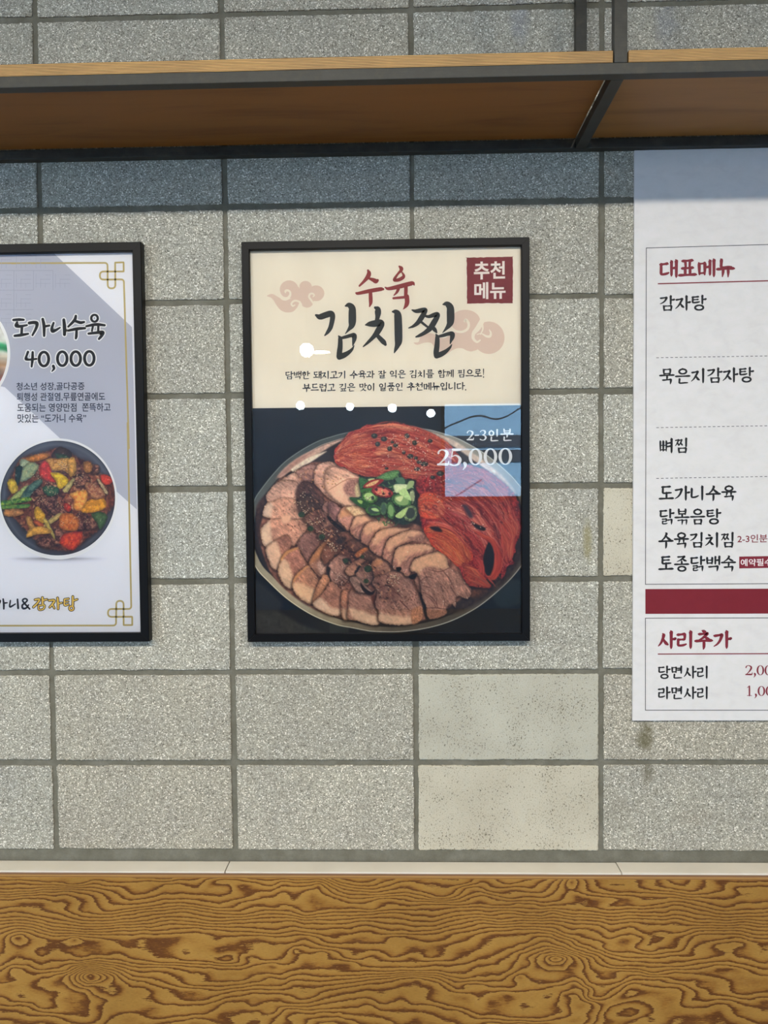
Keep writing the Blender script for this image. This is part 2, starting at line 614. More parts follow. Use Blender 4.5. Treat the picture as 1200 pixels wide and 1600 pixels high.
# ledge cap: white panels lying on top of the wainscot
M_WHITE = mat('white_laminate', (226, 218, 208), 0.5)
_t = NT(M_WHITE)
_t.put(_t.b.inputs['Base Color'], _t.ramp(_t.noise(_t.pos((3, 3, 3)), 3.0, 4), [(0.3, lin(208, 201, 187)), (0.7, lin(218, 211, 198))]))
ZL = ZJ - 1.4235
s1, s2 = 0.3868, 1.2330
for x0, x1, dz, lab in ((ROOM[0] + .001, s1 - 0.0013, 0, 'white ledge panel under the left poster, left of the open seam'),
                        (s1 + 0.0010, s2 - 0.0009, 0, 'white ledge panel between the two seams, under the middle poster'),
                        (s2 + 0.0009, ROOM[1] - .001, 0.0009, 'white ledge panel under the menu sheet, right of the seam')):
    b = MB().box((x0, -0.0452, ZL - 0.012), (x1, -0.0006, ZL + dz), 0.0005).build('ledge_panel', M_WHITE)
    tag(b, lab, 'ledge panel', 'white ledge panels')


# plywood bench back with rotary-cut larch grain: the ring field is laid on the mesh, the material turns it into rings
def veneer_material():
    m = mat('larch_veneer', rough=0.38, spec=0.45)
    t = NT(m)
    ring = t.n('ShaderNodeAttribute', attribute_name='ring').outputs['Fac']
    p = t.pos()
    jag = t.noise(t.pos((60, 1, 420)), 1.0, 4, 0.75)
    jag2 = t.noise(t.pos((16, 1, 60)), 1.0, 3, 0.6)
    r = t.math('ADD', ring, t.math('ADD', t.math('MULTIPLY', t.math('SUBTRACT', jag, 0.5), 0.8), t.math('MULTIPLY', t.math('SUBTRACT', jag2, 0.5), 0.35)))
    fr = t.math('FRACT', r)
    base = t.ramp(fr, [(0.0, lin(160, 122, 58)), (0.40, lin(154, 114, 52)), (0.64, lin(136, 94, 38)), (0.74, lin(104, 64, 24)),
                       (0.90, lin(88, 50, 18)), (0.955, lin(102, 62, 24)), (1.0, lin(158, 120, 58))])
    pore = t.noise(t.pos((110, 1, 900)), 1.0, 3, 0.7)
    base = t.mix(0.7, base, t.ramp(pore, [(0.33, (0.78, 0.74, 0.68)), (0.6, (1.1, 1.1, 1.08))]), 'MULTIPLY')
    big = t.noise(t.pos((3.0, 1, 6.0)), 1.5, 4)
    base = t.mix(0.8, base, t.ramp(big, [(0.3, (0.82, 0.78, 0.72)), (0.7, (1.12, 1.12, 1.15))]), 'MULTIPLY')
    t.put(t.b.inputs['Base Color'], base)
    t.bump(t.math('SUBTRACT', 0.0, fr), 0.06, 0.0008)
    return m


def vnoise(x, z, seed, sx, sz, octaves=3):
    r = np.random.default_rng(seed)
    out = np.zeros_like(x)
    amp, tot = 1.0, 0.0
    for o in range(octaves):
        G = r.normal(0, 1, (64, 64))
        u, v = x * sx * 2 ** o, z * sz * 2 ** o
        iu, iv = np.floor(u).astype(int), np.floor(v).astype(int)
        fu, fv = u - iu, v - iv
        fu, fv = fu * fu * (3 - 2 * fu), fv * fv * (3 - 2 * fv)
        g = lambda a, b: G[a % 64, b % 64]
        out += amp * ((g(iu, iv) * (1 - fu) + g(iu + 1, iv) * fu) * (1 - fv) + (g(iu, iv + 1) * (1 - fu) + g(iu + 1, iv + 1) * fu) * fv)
        tot += amp
        amp *= 0.5
    return out / tot


YP = -0.065
ZPT = ZJ - 1.4268
bench = thing('bench_back', 'larch plywood bench back with swirling brown grain below the white ledge', 'bench', (0.75, -0.055, 0.0))
nx, nz = 1500, 330
GX0, GX1, GZ0 = -1.05, 2.75, ZPT - 0.52
gx = np.linspace(GX0, GX1, nx)
gz = np.linspace(ZPT - 0.0006, GZ0, nz)
XX, ZZ = np.meshgrid(gx, gz)
px, py = PXY(np.stack([XX, np.full_like(XX, YP), ZZ], -1))
d = py - 1371.0
wx = px + 26 * vnoise(px, py, 3, 1 / 170, 1 / 90, 2)
wy = py + 10 * vnoise(px, py, 4, 1 / 150, 1 / 60, 3)
# broad cathedral swells, calmer in the band around y 1425-1465
calm = np.exp(-((py - (1442 - (px - 300) * 0.010)) / 26.0) ** 2)
ring = (wy - 1371) / 15.0 + calm * 0.0
ring += 9.5 * np.clip((wy - 1418) / 48.0, 0, 1) * 0.55
ring += (1 - 0.85 * calm) * 2.1 * vnoise(wx, wy, 9, 1 / 260, 1 / 62, 2)
ring += 0.30 * vnoise(px, py, 31, 1 / 34, 1 / 46, 2) + (1 - 0.6 * calm) * 0.95 * vnoise(wx, wy, 10, 1 / 70, 1 / 26, 2)
KNOTS = [(145, 1528, 6.8, 62, 34, 0), (142, 1522, 2.5, 16, 12, 0), (118, 1467, 2.6, 20, 12, 0), (25, 1466, 2.2, 20, 12, 0),
         (499, 1384, 3.8, 28, 20, 0), (505, 1490, 3.2, 30, 15, 0), (462, 1485, 1.8, 12, 8, 0), (515, 1600, 4.5, 55, 30, 0), (893, 1378, 4.2, 30, 26, 0),
         (870, 1497, 7.2, 66, 32, 0), (868, 1496, 1.5, 14, 10, 0), (810, 1527, 2.4, 22, 10, 0), (900, 1556, 4.0, 30, 22, 0), (262, 1383, 1.8, 30, 10, 0),
         (350, 1376, 1.6, 40, 8, 0), (960, 1382, -1.8, 44, 10, 0), (265, 1546, 1.3, 36, 10, 0), (655, 1532, 1.6, 34, 16, 0),
         (740, 1540, 1.9, 46, 10, 0), (1000, 1480, -3.0, 90, 30, 0), (340, 1500, -3.2, 110, 26, 0), (60, 1575, -3.0, 60, 30, 0),
         (1150, 1475, 2.0, 50, 14, 0), (1140, 1515, 2.0, 55, 12, 0), (640, 1490, -1.5, 70, 24, 0), (20, 1515, 2.0, 34, 22, 0)]
for kx, ky, a, rx_, ry_, _ in KNOTS:
    q = np.sqrt(((px - kx) / rx_) ** 2 + ((py - ky) / ry_) ** 2 + 0.012) + 0.10 * vnoise(px, py, 77, 1 / 22, 1 / 14, 2)
    ring += a * np.exp(-q * 1.15)
V = np.stack([XX, np.full_like(XX, YP), ZZ], -1).reshape(-1, 3)
ix = np.arange((nz - 1) * nx).reshape(nz - 1, nx)[:, :-1].ravel()
F = np.stack([ix, ix + nx, ix + nx + 1, ix + 1], 1)
M_VEN = veneer_material()
face = obj('veneer_face', V, F, M_VEN, bench)
at = face.data.attributes.new('ring', 'FLOAT', 'POINT')
at.data.foreach_set('value', ring.ravel().astype(np.float32))
M_CORE = mat('plywood_core', rough=0.6)
_t = NT(M_CORE)
_n = _t.noise(_t.pos((5, 90, 90)), 3.0, 4, 0.65)
_g = _t.t.nodes.new('ShaderNodeNewGeometry')
_sp = _t.n('ShaderNodeSeparateXYZ', Vector=_g.outputs['Position'])
_k = _t.math('DIVIDE', _t.math('SUBTRACT', _sp.outputs[1], YP), 0.0195)
_c = _t.ramp(_k, [(0.0, lin(150, 108, 52)), (0.10, lin(150, 108, 52)), (0.16, lin(104, 70, 34)), (0.22, lin(170, 130, 72)), (0.46, lin(186, 146, 90)),
                  (0.52, lin(138, 100, 64)), (0.8, lin(132, 98, 72)), (1.0, lin(104, 80, 66))])
_t.put(_t.b.inputs['Base Color'], _t.mix(0.7, _c, _t.ramp(_n, [(0.3, (0.75, 0.72, 0.7)), (0.7, (1.15, 1.15, 1.12))]), 'MULTIPLY'))
MB().box((GX0, YP + .0003, GZ0), (GX1, -0.0455, ZPT), 0.0004).build('core_board', M_CORE, bench, label='plywood core showing its layered top edge')
ext = MB().box((ROOM[0] + .002, YP, 0.001), (GX0 - .001, -0.0455, ZPT)).box((GX1 + .001, YP, 0.001), (ROOM[1] - .002, -0.0455, ZPT))
ext.box((GX0 - .001, YP, 0.001), (GX1 + .001, -0.0455, GZ0 - .001))
e = ext.build('lower_board', M_VEN, bench)
at = e.data.attributes.new('ring', 'FLOAT', 'POINT')
at.data.foreach_set('value', np.array([v[2] * 60 + v[0] * 1.5 for v in ext.v], np.float32))
for nm, a, b in (('wainscot', (ROOM[0] + .001, -0.0450, 0.0005), (ROOM[1] - .001, -0.0005, ZL - 0.0123)),):
    struct(MB().box(a, b).build('trim_1', M_PLAST))

# ceiling downlights (the light of the room)
M_TRIM = mat('lamp_trim', (225, 225, 222), 0.4)


def glow(name, rgb, k):
    m = bpy.data.materials.new(name)
    m.use_nodes = True
    t = m.node_tree
    t.nodes.clear()
    o = t.nodes.new('ShaderNodeOutputMaterial')
    e = t.nodes.new('ShaderNodeEmission')
    e.inputs[0].default_value = (*rgb, 1)
    e.inputs[1].default_value = k
    t.links.new(e.outputs[0], o.inputs[0])
    return m


for x, y, w in LAMPS:
    r = thing('downlight', 'round white downlight let into the ceiling behind the camera', 'ceiling light', (x, y, CEIL), 'ceiling downlights')
    MB().lathe([(0.104, -0.001), (0.125, -0.001), (0.128, -0.006), (0.122, -0.011), (0.108, -0.010), (0.104, -0.004)], (x, y, CEIL)).build('trim_ring', M_TRIM, r, True)
    ld = bpy.data.lights.new('downlight_bulb', 'AREA')
    ld.shape = 'DISK'
    ld.size = 0.20
    ld.energy = w
    ld.color = LAMP_COLOR
    lo = bpy.data.objects.new('bulb', ld)
    C.objects.link(lo)
    lo.location = (0, 0, -0.012)
    lo.parent = r

# bare globe pendants deeper in the room: the bright dots mirrored in the poster glass
M_GLOBE = glow('globe_glow', (0.80, 0.92, 1.0), 34.0)
M_CORD = mat('lamp_cord', (30, 30, 30), 0.6)
for gpx, gpy, L, rad in ((470, 634, 6.0, .044), (547, 636, 6.0, .040), (613, 638, 6.0, .044), (673, 646, 6.0, .044), (480, 548, 4.3, .055)):
    c = U(gpx, gpy, L)
    c = np.array([c[0], -L, c[2]])
    r = thing('pendant_lamp', 'small glowing globe pendant hanging behind the camera, mirrored in the poster glass', 'pendant lamp', c, 'globe pendants')
    MB().lathe([(rad * math.sin(a), -rad * math.cos(a)) for a in np.linspace(0.05, math.pi - 0.25, 14)], c, 20).build('globe', M_GLOBE, r, True)
    MB().lathe([(rad * .5, rad * .88), (rad * .5, rad * 1.5), (rad * .2, rad * 1.7), (0.004, rad * 1.75), (0.004, CEIL - c[2] - .001)], c, 12).build('cord', M_CORD, r, True)
# ------------------------------------------------------------------ lettering: brush strokes, Hangul built from its letters, plain type
class Print:
    """flat printed shapes, drawn in photograph pixels and laid on a plane"""
    def __init__(self, y):
        self.y, self.p, self.f, self.mi, self.d = y, [], [], [], []

    def raw(self, P, F, mi=0):
        o = sum(len(q) for q in self.p)
        self.p.append(np.asarray(P, float))
        # overlapping brush marks lie a few micrometres apart, as ink does
        self.d.append(np.full(len(P), (len(self.d) % 10) * 7e-6))
        self.f += [[i + o for i in q] for q in F]
        self.mi += [mi] * len(F)
        return self

    def poly(self, pts, smooth=0, mi=0):
        P = smooth_line(pts, smooth, True) if smooth else np.asarray(pts, float)
        return self.raw(P, [list(range(len(P)))], mi)

    def ellipse(self, cx, cy, rx, ry, n=48, mi=0):
        t = np.linspace(0, 2 * np.pi, n, endpoint=False)
        return self.raw(np.c_[cx + rx * np.cos(t), cy + ry * np.sin(t)], [list(range(n))], mi)

    def stroke(self, pts, grow=0.0, n=6, closed=False, smooth=True, mi=0, cap=True):
        Q = np.asarray(pts, float)
        Q = smooth_line(Q, n, closed) if smooth else Q
        xy, w = Q[:, :2], np.maximum(Q[:, 2], 0.05) / 2 + grow
        if closed:
            tg = np.roll(xy, -1, 0) - np.roll(xy, 1, 0)
        else:
            tg = np.gradient(xy, axis=0)
        tg /= np.maximum(np.hypot(tg[:, 0], tg[:, 1]), 1e-9)[:, None]
        nr = np.c_[-tg[:, 1], tg[:, 0]]
        A, B = xy + nr * w[:, None], xy - nr * w[:, None]
        k = len(xy)
        F = [[i, i + 1, k + i + 1, k + i] for i in range(k - 1)]
        if closed:
            F.append([k - 1, 0, k, 2 * k - 1])
        self.raw(np.vstack([A, B]), F, mi)
        if cap and not closed:
            for e, s in ((0, -1), (-1, 1)):
                a0 = math.atan2(nr[e, 1], nr[e, 0])
                t = a0 - s * np.linspace(0, np.pi, 8)
                self.raw(np.c_[xy[e, 0] + w[e] * np.cos(t), xy[e, 1] + w[e] * np.sin(t)], [list(range(8))], mi)
        return self

    def line(self, a, b, w, mi=0):
        a, b = np.array(a, float), np.array(b, float)
        t = (b - a) / np.hypot(*(b - a))
        nr = np.array([-t[1], t[0]]) * w / 2
        return self.raw([a + nr, b + nr, b - nr, a - nr], [[0, 1, 2, 3]], mi)

    def type(self, text, tl, tr, h, bold=0.0, mi=0):
        """plain sans type fitted between two top corners (pixels), h pixels tall"""
        V, F = sans_glyphs(text, bold)
        lo, hi = V.min(0), V.max(0)
        s = (V - lo) / (hi - lo)
        tl, tr = np.array(tl, float), np.array(tr, float)
        P = tl + s[:, :1] * (tr - tl) + (1 - s[:, 1:2]) * np.array([0, h])
        return self.raw(P, F, mi)

    def build(self, name, m, parent=None, label=None, mats=None):
        P = np.vstack(self.p)
        W = U(P[:, 0], P[:, 1], self.y)
        W[:, 1] -= np.concatenate(self.d)
        return obj(name, W, self.f, m, parent, False, label, mats, self.mi if mats else None)


def sans_glyphs(text, bold):
    cu = bpy.data.curves.new('type', 'FONT')
    cu.body = text
    cu.offset = bold
    cu.resolution_u = 4
    o = bpy.data.objects.new('type', cu)
    C.objects.link(o)
    dg = bpy.context.evaluated_depsgraph_get()
    dg.update()
    me = bpy.data.meshes.new_from_object(o.evaluated_get(dg))
    V = np.zeros(len(me.vertices) * 3)
    me.vertices.foreach_get('co', V)
    F = [list(p.vertices) for p in me.polygons]
    bpy.data.objects.remove(o)
    bpy.data.curves.remove(cu)
    bpy.data.meshes.remove(me)
    return V.reshape(-1, 3)[:, :2], F


def map_strokes(strokes, off, scale):
    return [[((x / scale) + off[0], (y / scale) + off[1], w / scale) for x, y, w in s] for s in strokes]


# ---- Hangul: each letter is a list of strokes in its own box, (x, y, width) with y downwards
def hz(x0, x1, y, k=1.0, rise=0.03):
    return [(x0, y + rise, .75 * k), (x0 + .1 * (x1 - x0), y + rise * .8, 1.0 * k), (.5 * (x0 + x1), y, .74 * k), (x1 - .1 * (x1 - x0), y - rise, 1.05 * k), (x1, y - rise * .5, .6 * k)]


def vt(x, y0, y1, k=1.0):
    h = y1 - y0
    return [(x - .06, y0, .5 * k), (x - .01, y0 + .06 * h, 1.25 * k), (x, y0 + .2 * h, 1.1 * k), (x, y0 + .6 * h, 1.02 * k), (x - .005, y1 - .1 * h, .9 * k), (x - .02, y1, .35 * k)]


def ring_(cx, cy, rx, ry, k=1.0):
    t = np.linspace(0, 2 * np.pi, 13)[:-1] - np.pi / 2
    return ('ring', [(cx + rx * math.cos(a), cy + ry * math.sin(a), k * (0.85 + 0.22 * abs(math.cos(a)))) for a in t])


def cons(c, pos):
    """pos: 'v' beside a vertical vowel, 'h' above a horizontal one, 'f' final"""
    if c == 'ㄱ':
        if pos == 'v':
            return [[(0, .17, .6), (.12, .18, .95), (.55, .13, .8), (.82, .10, 1.1), (.80, .24, 1.1), (.62, .58, .9), (.35, .84, .7), (.0, 1.02, .35)]]
        return [[(0, .22, .6), (.1, .24, .95), (.55, .18, .75), (.88, .14, 1.1), (.90, .32, 1.15), (.88, .65, 1.0), (.84, 1.05, .4)]]
    if c == 'ㄴ':
        return [[(.08, 0, .5), (.13, .1, 1.15), (.12, .5, 1.0), (.12, .82, 1.0), (.3, .9, .85), (.7, .85, .85), (1.0, .74 if pos == 'v' else .84, .6)]]
    if c == 'ㄷ':
        return [hz(.02, .92, .1), [(.12, .1, .9), (.12, .5, 1.0), (.12, .84, 1.0), (.3, .92, .85), (.75, .87, .9), (1.0, .8 if pos == 'v' else .86, .6)]]
    if c == 'ㄹ':
        return [hz(.04, .88, .06), [(.86, .06, 1.0), (.86, .25, .95), (.84, .46, .7)], hz(.10, .86, .47, .85, .01), [(.12, .47, .9), (.12, .7, .95), (.12, .9, .9), (.3, .95, .8), (.7, .92, .85), (1.0, .84, .6)]]
    if c == 'ㅁ':
        return [[(.08, .06, .6), (.13, .2, 1.1), (.15, .6, 1.0), (.16, .98, .6)], hz(.12, .88, .12, .8, .02), [(.84, .06, .9), (.87, .2, 1.15), (.86, .6, 1.0), (.84, 1.0, .6)], hz(.16, .84, .88, .85, .01)]
    if c == 'ㅂ':
        return [[(.06, .0, .5), (.12, .12, 1.15), (.13, .6, 1.0), (.14, .98, .6)], [(.82, .0, .5), (.88, .12, 1.15), (.88, .6, 1.0), (.86, 1.0, .6)], hz(.14, .86, .45, .75, .01), hz(.14, .86, .88, .85, .01)]
    if c == 'ㅅ':
        return [[(.46, .0, .5), (.54, .1, 1.2), (.50, .3, 1.0), (.34, .62, .85), (.16, .84, .65), (-.02, .98, .35)], [(.47, .36, .6), (.62, .58, .9), (.80, .76, 1.15), (.98, .86, .7)]]
    if c == 'ㅇ':
        return [ring_(.5, .55, .40, .42), [(.42, .0, .4), (.52, .08, .9), (.54, .16, .7)]] if pos != 'f' else [ring_(.5, .52, .40, .44)]
    if c == 'ㅈ':
        return [[(.03, .16, .6), (.12, .17, .95), (.5, .13, .75), (.80, .09, 1.1), (.76, .2, 1.0), (.55, .5, .95), (.3, .78, .7), (-.02, 1.0, .35)], [(.52, .46, .6), (.68, .64, .9), (.84, .80, 1.15), (1.0, .88, .7)]]
    if c == 'ㅊ':
        return [[(.36, -.04, .5), (.46, .02, 1.05), (.62, .07, .8)]] + [[(x, .2 + y * .8, w) for x, y, w in s] for s in cons('ㅈ', pos)]
    if c == 'ㅋ':
        return cons('ㄱ', pos) + [hz(.08, .74, .5, .8, .02)]
    if c == 'ㅌ':
        return [hz(.04, .90, .08)] + [hz(.12, .86, .47, .8, .02)] + cons('ㄷ', pos)[1:]
    if c == 'ㅍ':
        return [hz(.04, .96, .1), [(.30, .14, .9), (.32, .5, .9), (.34, .84, .7)], [(.70, .12, .9), (.68, .5, .9), (.66, .84, .7)], hz(.0, 1.0, .88)]
    if c == 'ㅎ':
        return [[(.38, -.06, .5), (.48, .0, 1.0), (.62, .05, .8)], hz(.04, .96, .24, .9), ring_(.5, .68, .31, .29)]
    if c in 'ㄲㄸㅃㅆㅉ':
        s = cons({'ㄲ': 'ㄱ', 'ㄸ': 'ㄷ', 'ㅃ': 'ㅂ', 'ㅆ': 'ㅅ', 'ㅉ': 'ㅈ'}[c], pos)
        return join(shift(s, 0, .56, .82), shift(s, .46, 1.02, .82))
    if c == 'ㄺ':
        return join(shift(cons('ㄹ', 'f'), 0, .5, .85), shift(cons('ㄱ', 'f'), .54, 1.0, .9))
    return []


def shift(strokes, x0, x1, k=1.0, y0=0.0, y1=1.0):
    out = []
    for s in strokes:
        tagd = s[0] == 'ring'
        q = [(x0 + x * (x1 - x0), y0 + y * (y1 - y0), w * k) for x, y, w in (s[1] if tagd else s)]
        out.append(('ring', q) if tagd else q)
    return out


def join(*a):
    return [s for q in a for s in q]


VERT, HORI = 'ㅏㅐㅑㅒㅓㅔㅕㅖㅣ', 'ㅗㅛㅜㅠㅡ'
COMP = {'ㅘ': 'ㅗㅏ', 'ㅙ': 'ㅗㅐ', 'ㅚ': 'ㅗㅣ', 'ㅝ': 'ㅜㅓ', 'ㅞ': 'ㅜㅔ', 'ㅟ': 'ㅜㅣ', 'ㅢ': 'ㅡㅣ'}


def vowel(c):
    tick = lambda x0, x1, y: [(x0, y + .02, .8), (.5 * (x0 + x1), y, .85), (x1 - .04, y - .01, 1.1), (x1, y, .6)]
    if c == 'ㅏ':
        return [vt(.34, 0, 1), tick(.36, 1.0, .46)]
    if c == 'ㅑ':
        return [vt(.34, 0, 1), tick(.36, 1.0, .34), tick(.36, 1.0, .58)]
    if c == 'ㅓ':
        return [vt(.72, 0, 1), tick(.05, .68, .44)]
    if c == 'ㅕ':
        return [vt(.72, 0, 1), tick(.05, .68, .32), tick(.05, .68, .54)]
    if c == 'ㅣ':
        return [vt(.62, 0, 1)]
    if c == 'ㅐ':
        return [vt(.26, .04, .92, .95), vt(.84, 0, 1), tick(.3, .8, .46)]
    if c == 'ㅔ':
        return [vt(.40, .04, .92, .95), vt(.88, 0, 1), tick(-.12, .36, .44)]
    if c == 'ㅖ':
        return [vt(.40, .04, .92, .95), vt(.88, 0, 1), tick(-.12, .36, .36), tick(-.12, .36, .56)]
    if c == 'ㅗ':
        return [[(.49, .0, .6), (.50, .3, 1.0), (.50, .75, .95)], hz(0, 1, .8)]
    if c == 'ㅛ':
        return [[(.34, .0, .6), (.36, .3, 1.0), (.36, .75, .95)], [(.64, .0, .6), (.64, .3, 1.0), (.64, .75, .95)], hz(0, 1, .8)]
    if c == 'ㅜ':
        return [hz(0, 1, .12), [(.50, .12, .9), (.51, .5, 1.05), (.50, .85, .9), (.47, 1.05, .4)]]
    if c == 'ㅠ':
        return [hz(0, 1, .12), [(.36, .12, .9), (.35, .5, 1.0), (.31, .98, .4)], [(.64, .12, .9), (.65, .5, 1.0), (.64, 1.02, .4)]]
    if c == 'ㅡ':
        return [hz(0, 1, .5)]
    return []


CHO = 'ㄱㄲㄴㄷㄸㄹㅁㅂㅃㅅㅆㅇㅈㅉㅊㅋㅌㅍㅎ'
JUNG = 'ㅏㅐㅑㅒㅓㅔㅕㅖㅗㅘㅙㅚㅛㅜㅝㅞㅟㅠㅡㅢㅣ'
JONG = ['', 'ㄱ', 'ㄲ', 'ㄳ', 'ㄴ', 'ㄵ', 'ㄶ', 'ㄷ', 'ㄹ', 'ㄺ', 'ㄻ', 'ㄼ', 'ㄽ', 'ㄾ', 'ㄿ', 'ㅀ', 'ㅁ', 'ㅂ', 'ㅄ', 'ㅅ', 'ㅆ', 'ㅇ', 'ㅈ', 'ㅊ', 'ㅋ', 'ㅌ', 'ㅍ', 'ㅎ']


def syllable(ch):
    n = ord(ch) - 0xAC00
    c, v, f = CHO[n // 588], JUNG[n % 588 // 28], JONG[n % 28]

    def put(s, b, k=1.0):
        return shift(s, b[0], b[2], k, b[1], b[3])
    wide = v in 'ㅐㅔㅖㅒ'
    if v in VERT:
        cx1 = .50 if wide else .56
        vb = (.54 if wide else .62, .03, 1.0, .97)
        if v in 'ㅓㅕㅣㅔㅖ':
            cx1, vb = (.46 if wide else .54 if v == 'ㅣ' else .50), (.50 if wide else .55, .03, .96, .97)
        if f:
            return join(put(cons(c, 'v'), (.05, .10, cx1, .52), .92), put(vowel(v), (vb[0], .02, vb[2], .60), .95), put(cons(f, 'f'), (.20, .63, .88, .96), .9))
        return join(put(cons(c, 'v'), (.03, .18, cx1, .84)), put(vowel(v), vb))
    if v in HORI:
        if f:
            a = {'ㅗ': (.32, .60), 'ㅛ': (.32, .60), 'ㅡ': (.40, .62)}.get(v, (.40, .68))
            return join(put(cons(c, 'h'), (.20, .02, .80, .37), .88), put(vowel(v), (.02, a[0], .98, a[1]), .9), put(cons(f, 'f'), (.20, .66, .82, .98), .88))
        a = {'ㅗ': (.44, .94), 'ㅛ': (.44, .94), 'ㅡ': (.62, .92)}.get(v, (.50, .98))
        return join(put(cons(c, 'h'), (.18, .04, .82, .54)), put(vowel(v), (.02, a[0], .98, a[1])))
    h, vv = COMP[v]
    if f:
        return join(put(cons(c, 'h'), (.08, .05, .52, .34), .85), put(vowel(h), (.02, .32, .62, .58), .85), put(vowel(vv), (.64, .02, 1.0, .62), .9), put(cons(f, 'f'), (.20, .66, .88, .97), .88))
    return join(put(cons(c, 'h'), (.08, .12, .54, .48), .9), put(vowel(h), (.02, .46, .62, .84), .9), put(vowel(vv), (.64, .03, 1.0, .97)))


SERIF = {   # digits and marks, box 0..1
    '0': [('ring', [(.5 + .40 * math.cos(a), .5 + .46 * math.sin(a), .42 + .95 * abs(math.cos(a)) ** 1.4) for a in np.linspace(0, 2 * np.pi, 17)[:-1]])],
    '2': [[(.08, .24, .9), (.14, .12, .8), (.42, .03, .5), (.78, .14, 1.2), (.82, .32, 1.4), (.6, .58, 1.0), (.3, .8, .6), (.06, .93, .5)], [(.04, .93, .9), (.5, .92, 1.15), (.86, .92, 1.15), (.95, .86, .8), (.98, .72, .3)]],
    '3': [[(.08, .16, .7), (.3, .03, .5), (.7, .08, 1.1), (.76, .25, 1.3), (.6, .42, .8), (.36, .46, .4)], [(.36, .47, .4), (.7, .54, 1.0), (.86, .72, 1.4), (.7, .92, .9), (.35, .98, .5), (.06, .90, .8)]],
    '5': [[(.28, .04, 1.2), (.6, .04, 1.2), (.9, .03, 1.0)], [(.26, .04, .5), (.20, .25, .55), (.16, .46, .55)], [(.16, .46, .4), (.5, .38, .6), (.82, .52, 1.2), (.88, .70, 1.45), (.7, .92, .95), (.35, .99, .5), (.04, .93, .9)]],
    '1': [[(.2, .16, .4), (.4, .08, .6), (.52, .02, .9)], [(.52, .03, 1.2), (.53, .5, 1.2), (.53, .96, 1.2)], [(.2, .97, .45), (.5, .96, .5), (.86, .97, .45)]],
    ',': [[(.45, .08, 1.3), (.62, .25, 1.5), (.55, .6, .9), (.1, 1.0, .3)]],
    '-': [[(.05, .5, 1.0), (.95, .48, 1.0)]],
    '!': [[(.5, .0, .9), (.5, .35, .8), (.5, .72, .35)], [(.5, .94, 1.1), (.5, .97, 1.1)]],
    '.': [[(.3, .93, 1.1), (.32, .96, 1.1)]],
}


def put_strokes(pr, strokes, box, w, dy=lambda x: 0.0, n=5, grow=0.0, mi=0):
    x0, y0, x1, y1 = box
    for s in strokes:
        rg = s[0] == 'ring'
        q = [(x0 + x * (x1 - x0), y0 + y * (y1 - y0) + dy(x0 + x * (x1 - x0)), k * w) for x, y, k in (s[1] if rg else s)]
        pr.stroke(q, grow, n, closed=rg, mi=mi)


def serif(pr, text, x0, y0, pitch, h, w, slope=0.0, space=0.42, cw=0.95, n=4):
    """a line of Hangul, x0/y0 = top left pixel, pitch per syllable; returns the end x"""
    x = x0
    for ch in text:
        if ch == ' ':
            x += pitch * space
            continue
        if ch in SERIF:
            bw = pitch * .3
            put_strokes(pr, SERIF[ch], (x, y0, x + bw, y0 + h), w, lambda q: slope * (q - x0), n)
            x += bw
            continue
        put_strokes(pr, syllable(ch), (x, y0, x + pitch * cw, y0 + h), w, lambda q: slope * (q - x0), n)
        x += pitch
    return x


def ink(name, rgb, rough=0.55, var=0.0):
    m = mat(name, rgb, rough, spec=0.3)
    if var:
        t = NT(m)
        t.put(t.b.inputs['Base Color'], t.ramp(t.noise(t.pos(), 40.0, 4, 0.6), [(0.3, lin(rgb) * (1 - var)), (0.7, lin(rgb) * (1 + var))]))
    return m
# ------------------------------------------------------------------ framed posters and the menu sheet
M_FRAME = mat('frame_black', (12, 12, 14), 0.4, 0.0, 0.16)
M_ACRYL = pane_material('poster_glass', 1.62, 0.0)
M_BACKB = mat('backing_board', (60, 50, 40), 0.8)
YS = -0.0100                                     # printed sheet
YG = -0.0145                                     # glass


def lay(k):
    return YS - 0.00008 * (k + 1)


def framed(root, x0, x1, z0, z1, rail=0.0168, depth=0.022):
    """four mitred rails, glass and backing"""
    yb, yf, b = -0.0012, -depth, 0.0012
    c = [(x0, z0), (x1, z0), (x1, z1), (x0, z1)]
    i = [(x0 + rail, z0 + rail), (x1 - rail, z0 + rail), (x1 - rail, z1 - rail), (x0 + rail, z1 - rail)]
    cx, cz = (x0 + x1) / 2, (z0 + z1) / 2
    for k in range(4):
        k2 = (k + 1) % 4
        g = 0.00012
        prof = []
        for P, Q in ((c[k], i[k]), (c[k2], i[k2])):
            P, Q = np.array(P), np.array(Q)
            t = (c[k2][0] - c[k][0], c[k2][1] - c[k][1])
            t = np.array(t) / np.hypot(*t) * (g if P is not None and tuple(P) == c[k] else -g)
            e = 0.07
            prof.append([(P + t, yb), (P + t, yf + b), (P + (Q - P) * e + t, yf), (Q + (P - Q) * e + t, yf), (Q + t, yf + b), (Q + t, yb)])
        v = [(p[0], y, p[1]) for s in prof for p, y in s]
        f = [[q, (q + 1) % 6, 6 + (q + 1) % 6, 6 + q] for q in range(6)] + [list(range(6))[::-1], list(range(6, 12))]
        obj('frame_rail', v, f, M_FRAME, root)
    MB().box((x0 + rail - .0008, yb - .0001, z0 + rail - .0008), (x1 - rail + .0008, YS + .0003, z1 - rail + .0008)).build('backing_board', M_BACKB, root)
    q = 0.0002
    obj('glass', [(x0 + rail - q, YG, z0 + rail - q), (x1 - rail + q, YG, z0 + rail - q), (x1 - rail + q, YG, z1 - rail + q), (x0 + rail - q, YG, z1 - rail + q)], [[0, 1, 2, 3]], M_ACRYL, root)


def rect_px(x0, y0, x1, y1):
    return [(x0, y0), (x1, y0), (x1, y1), (x0, y1)]


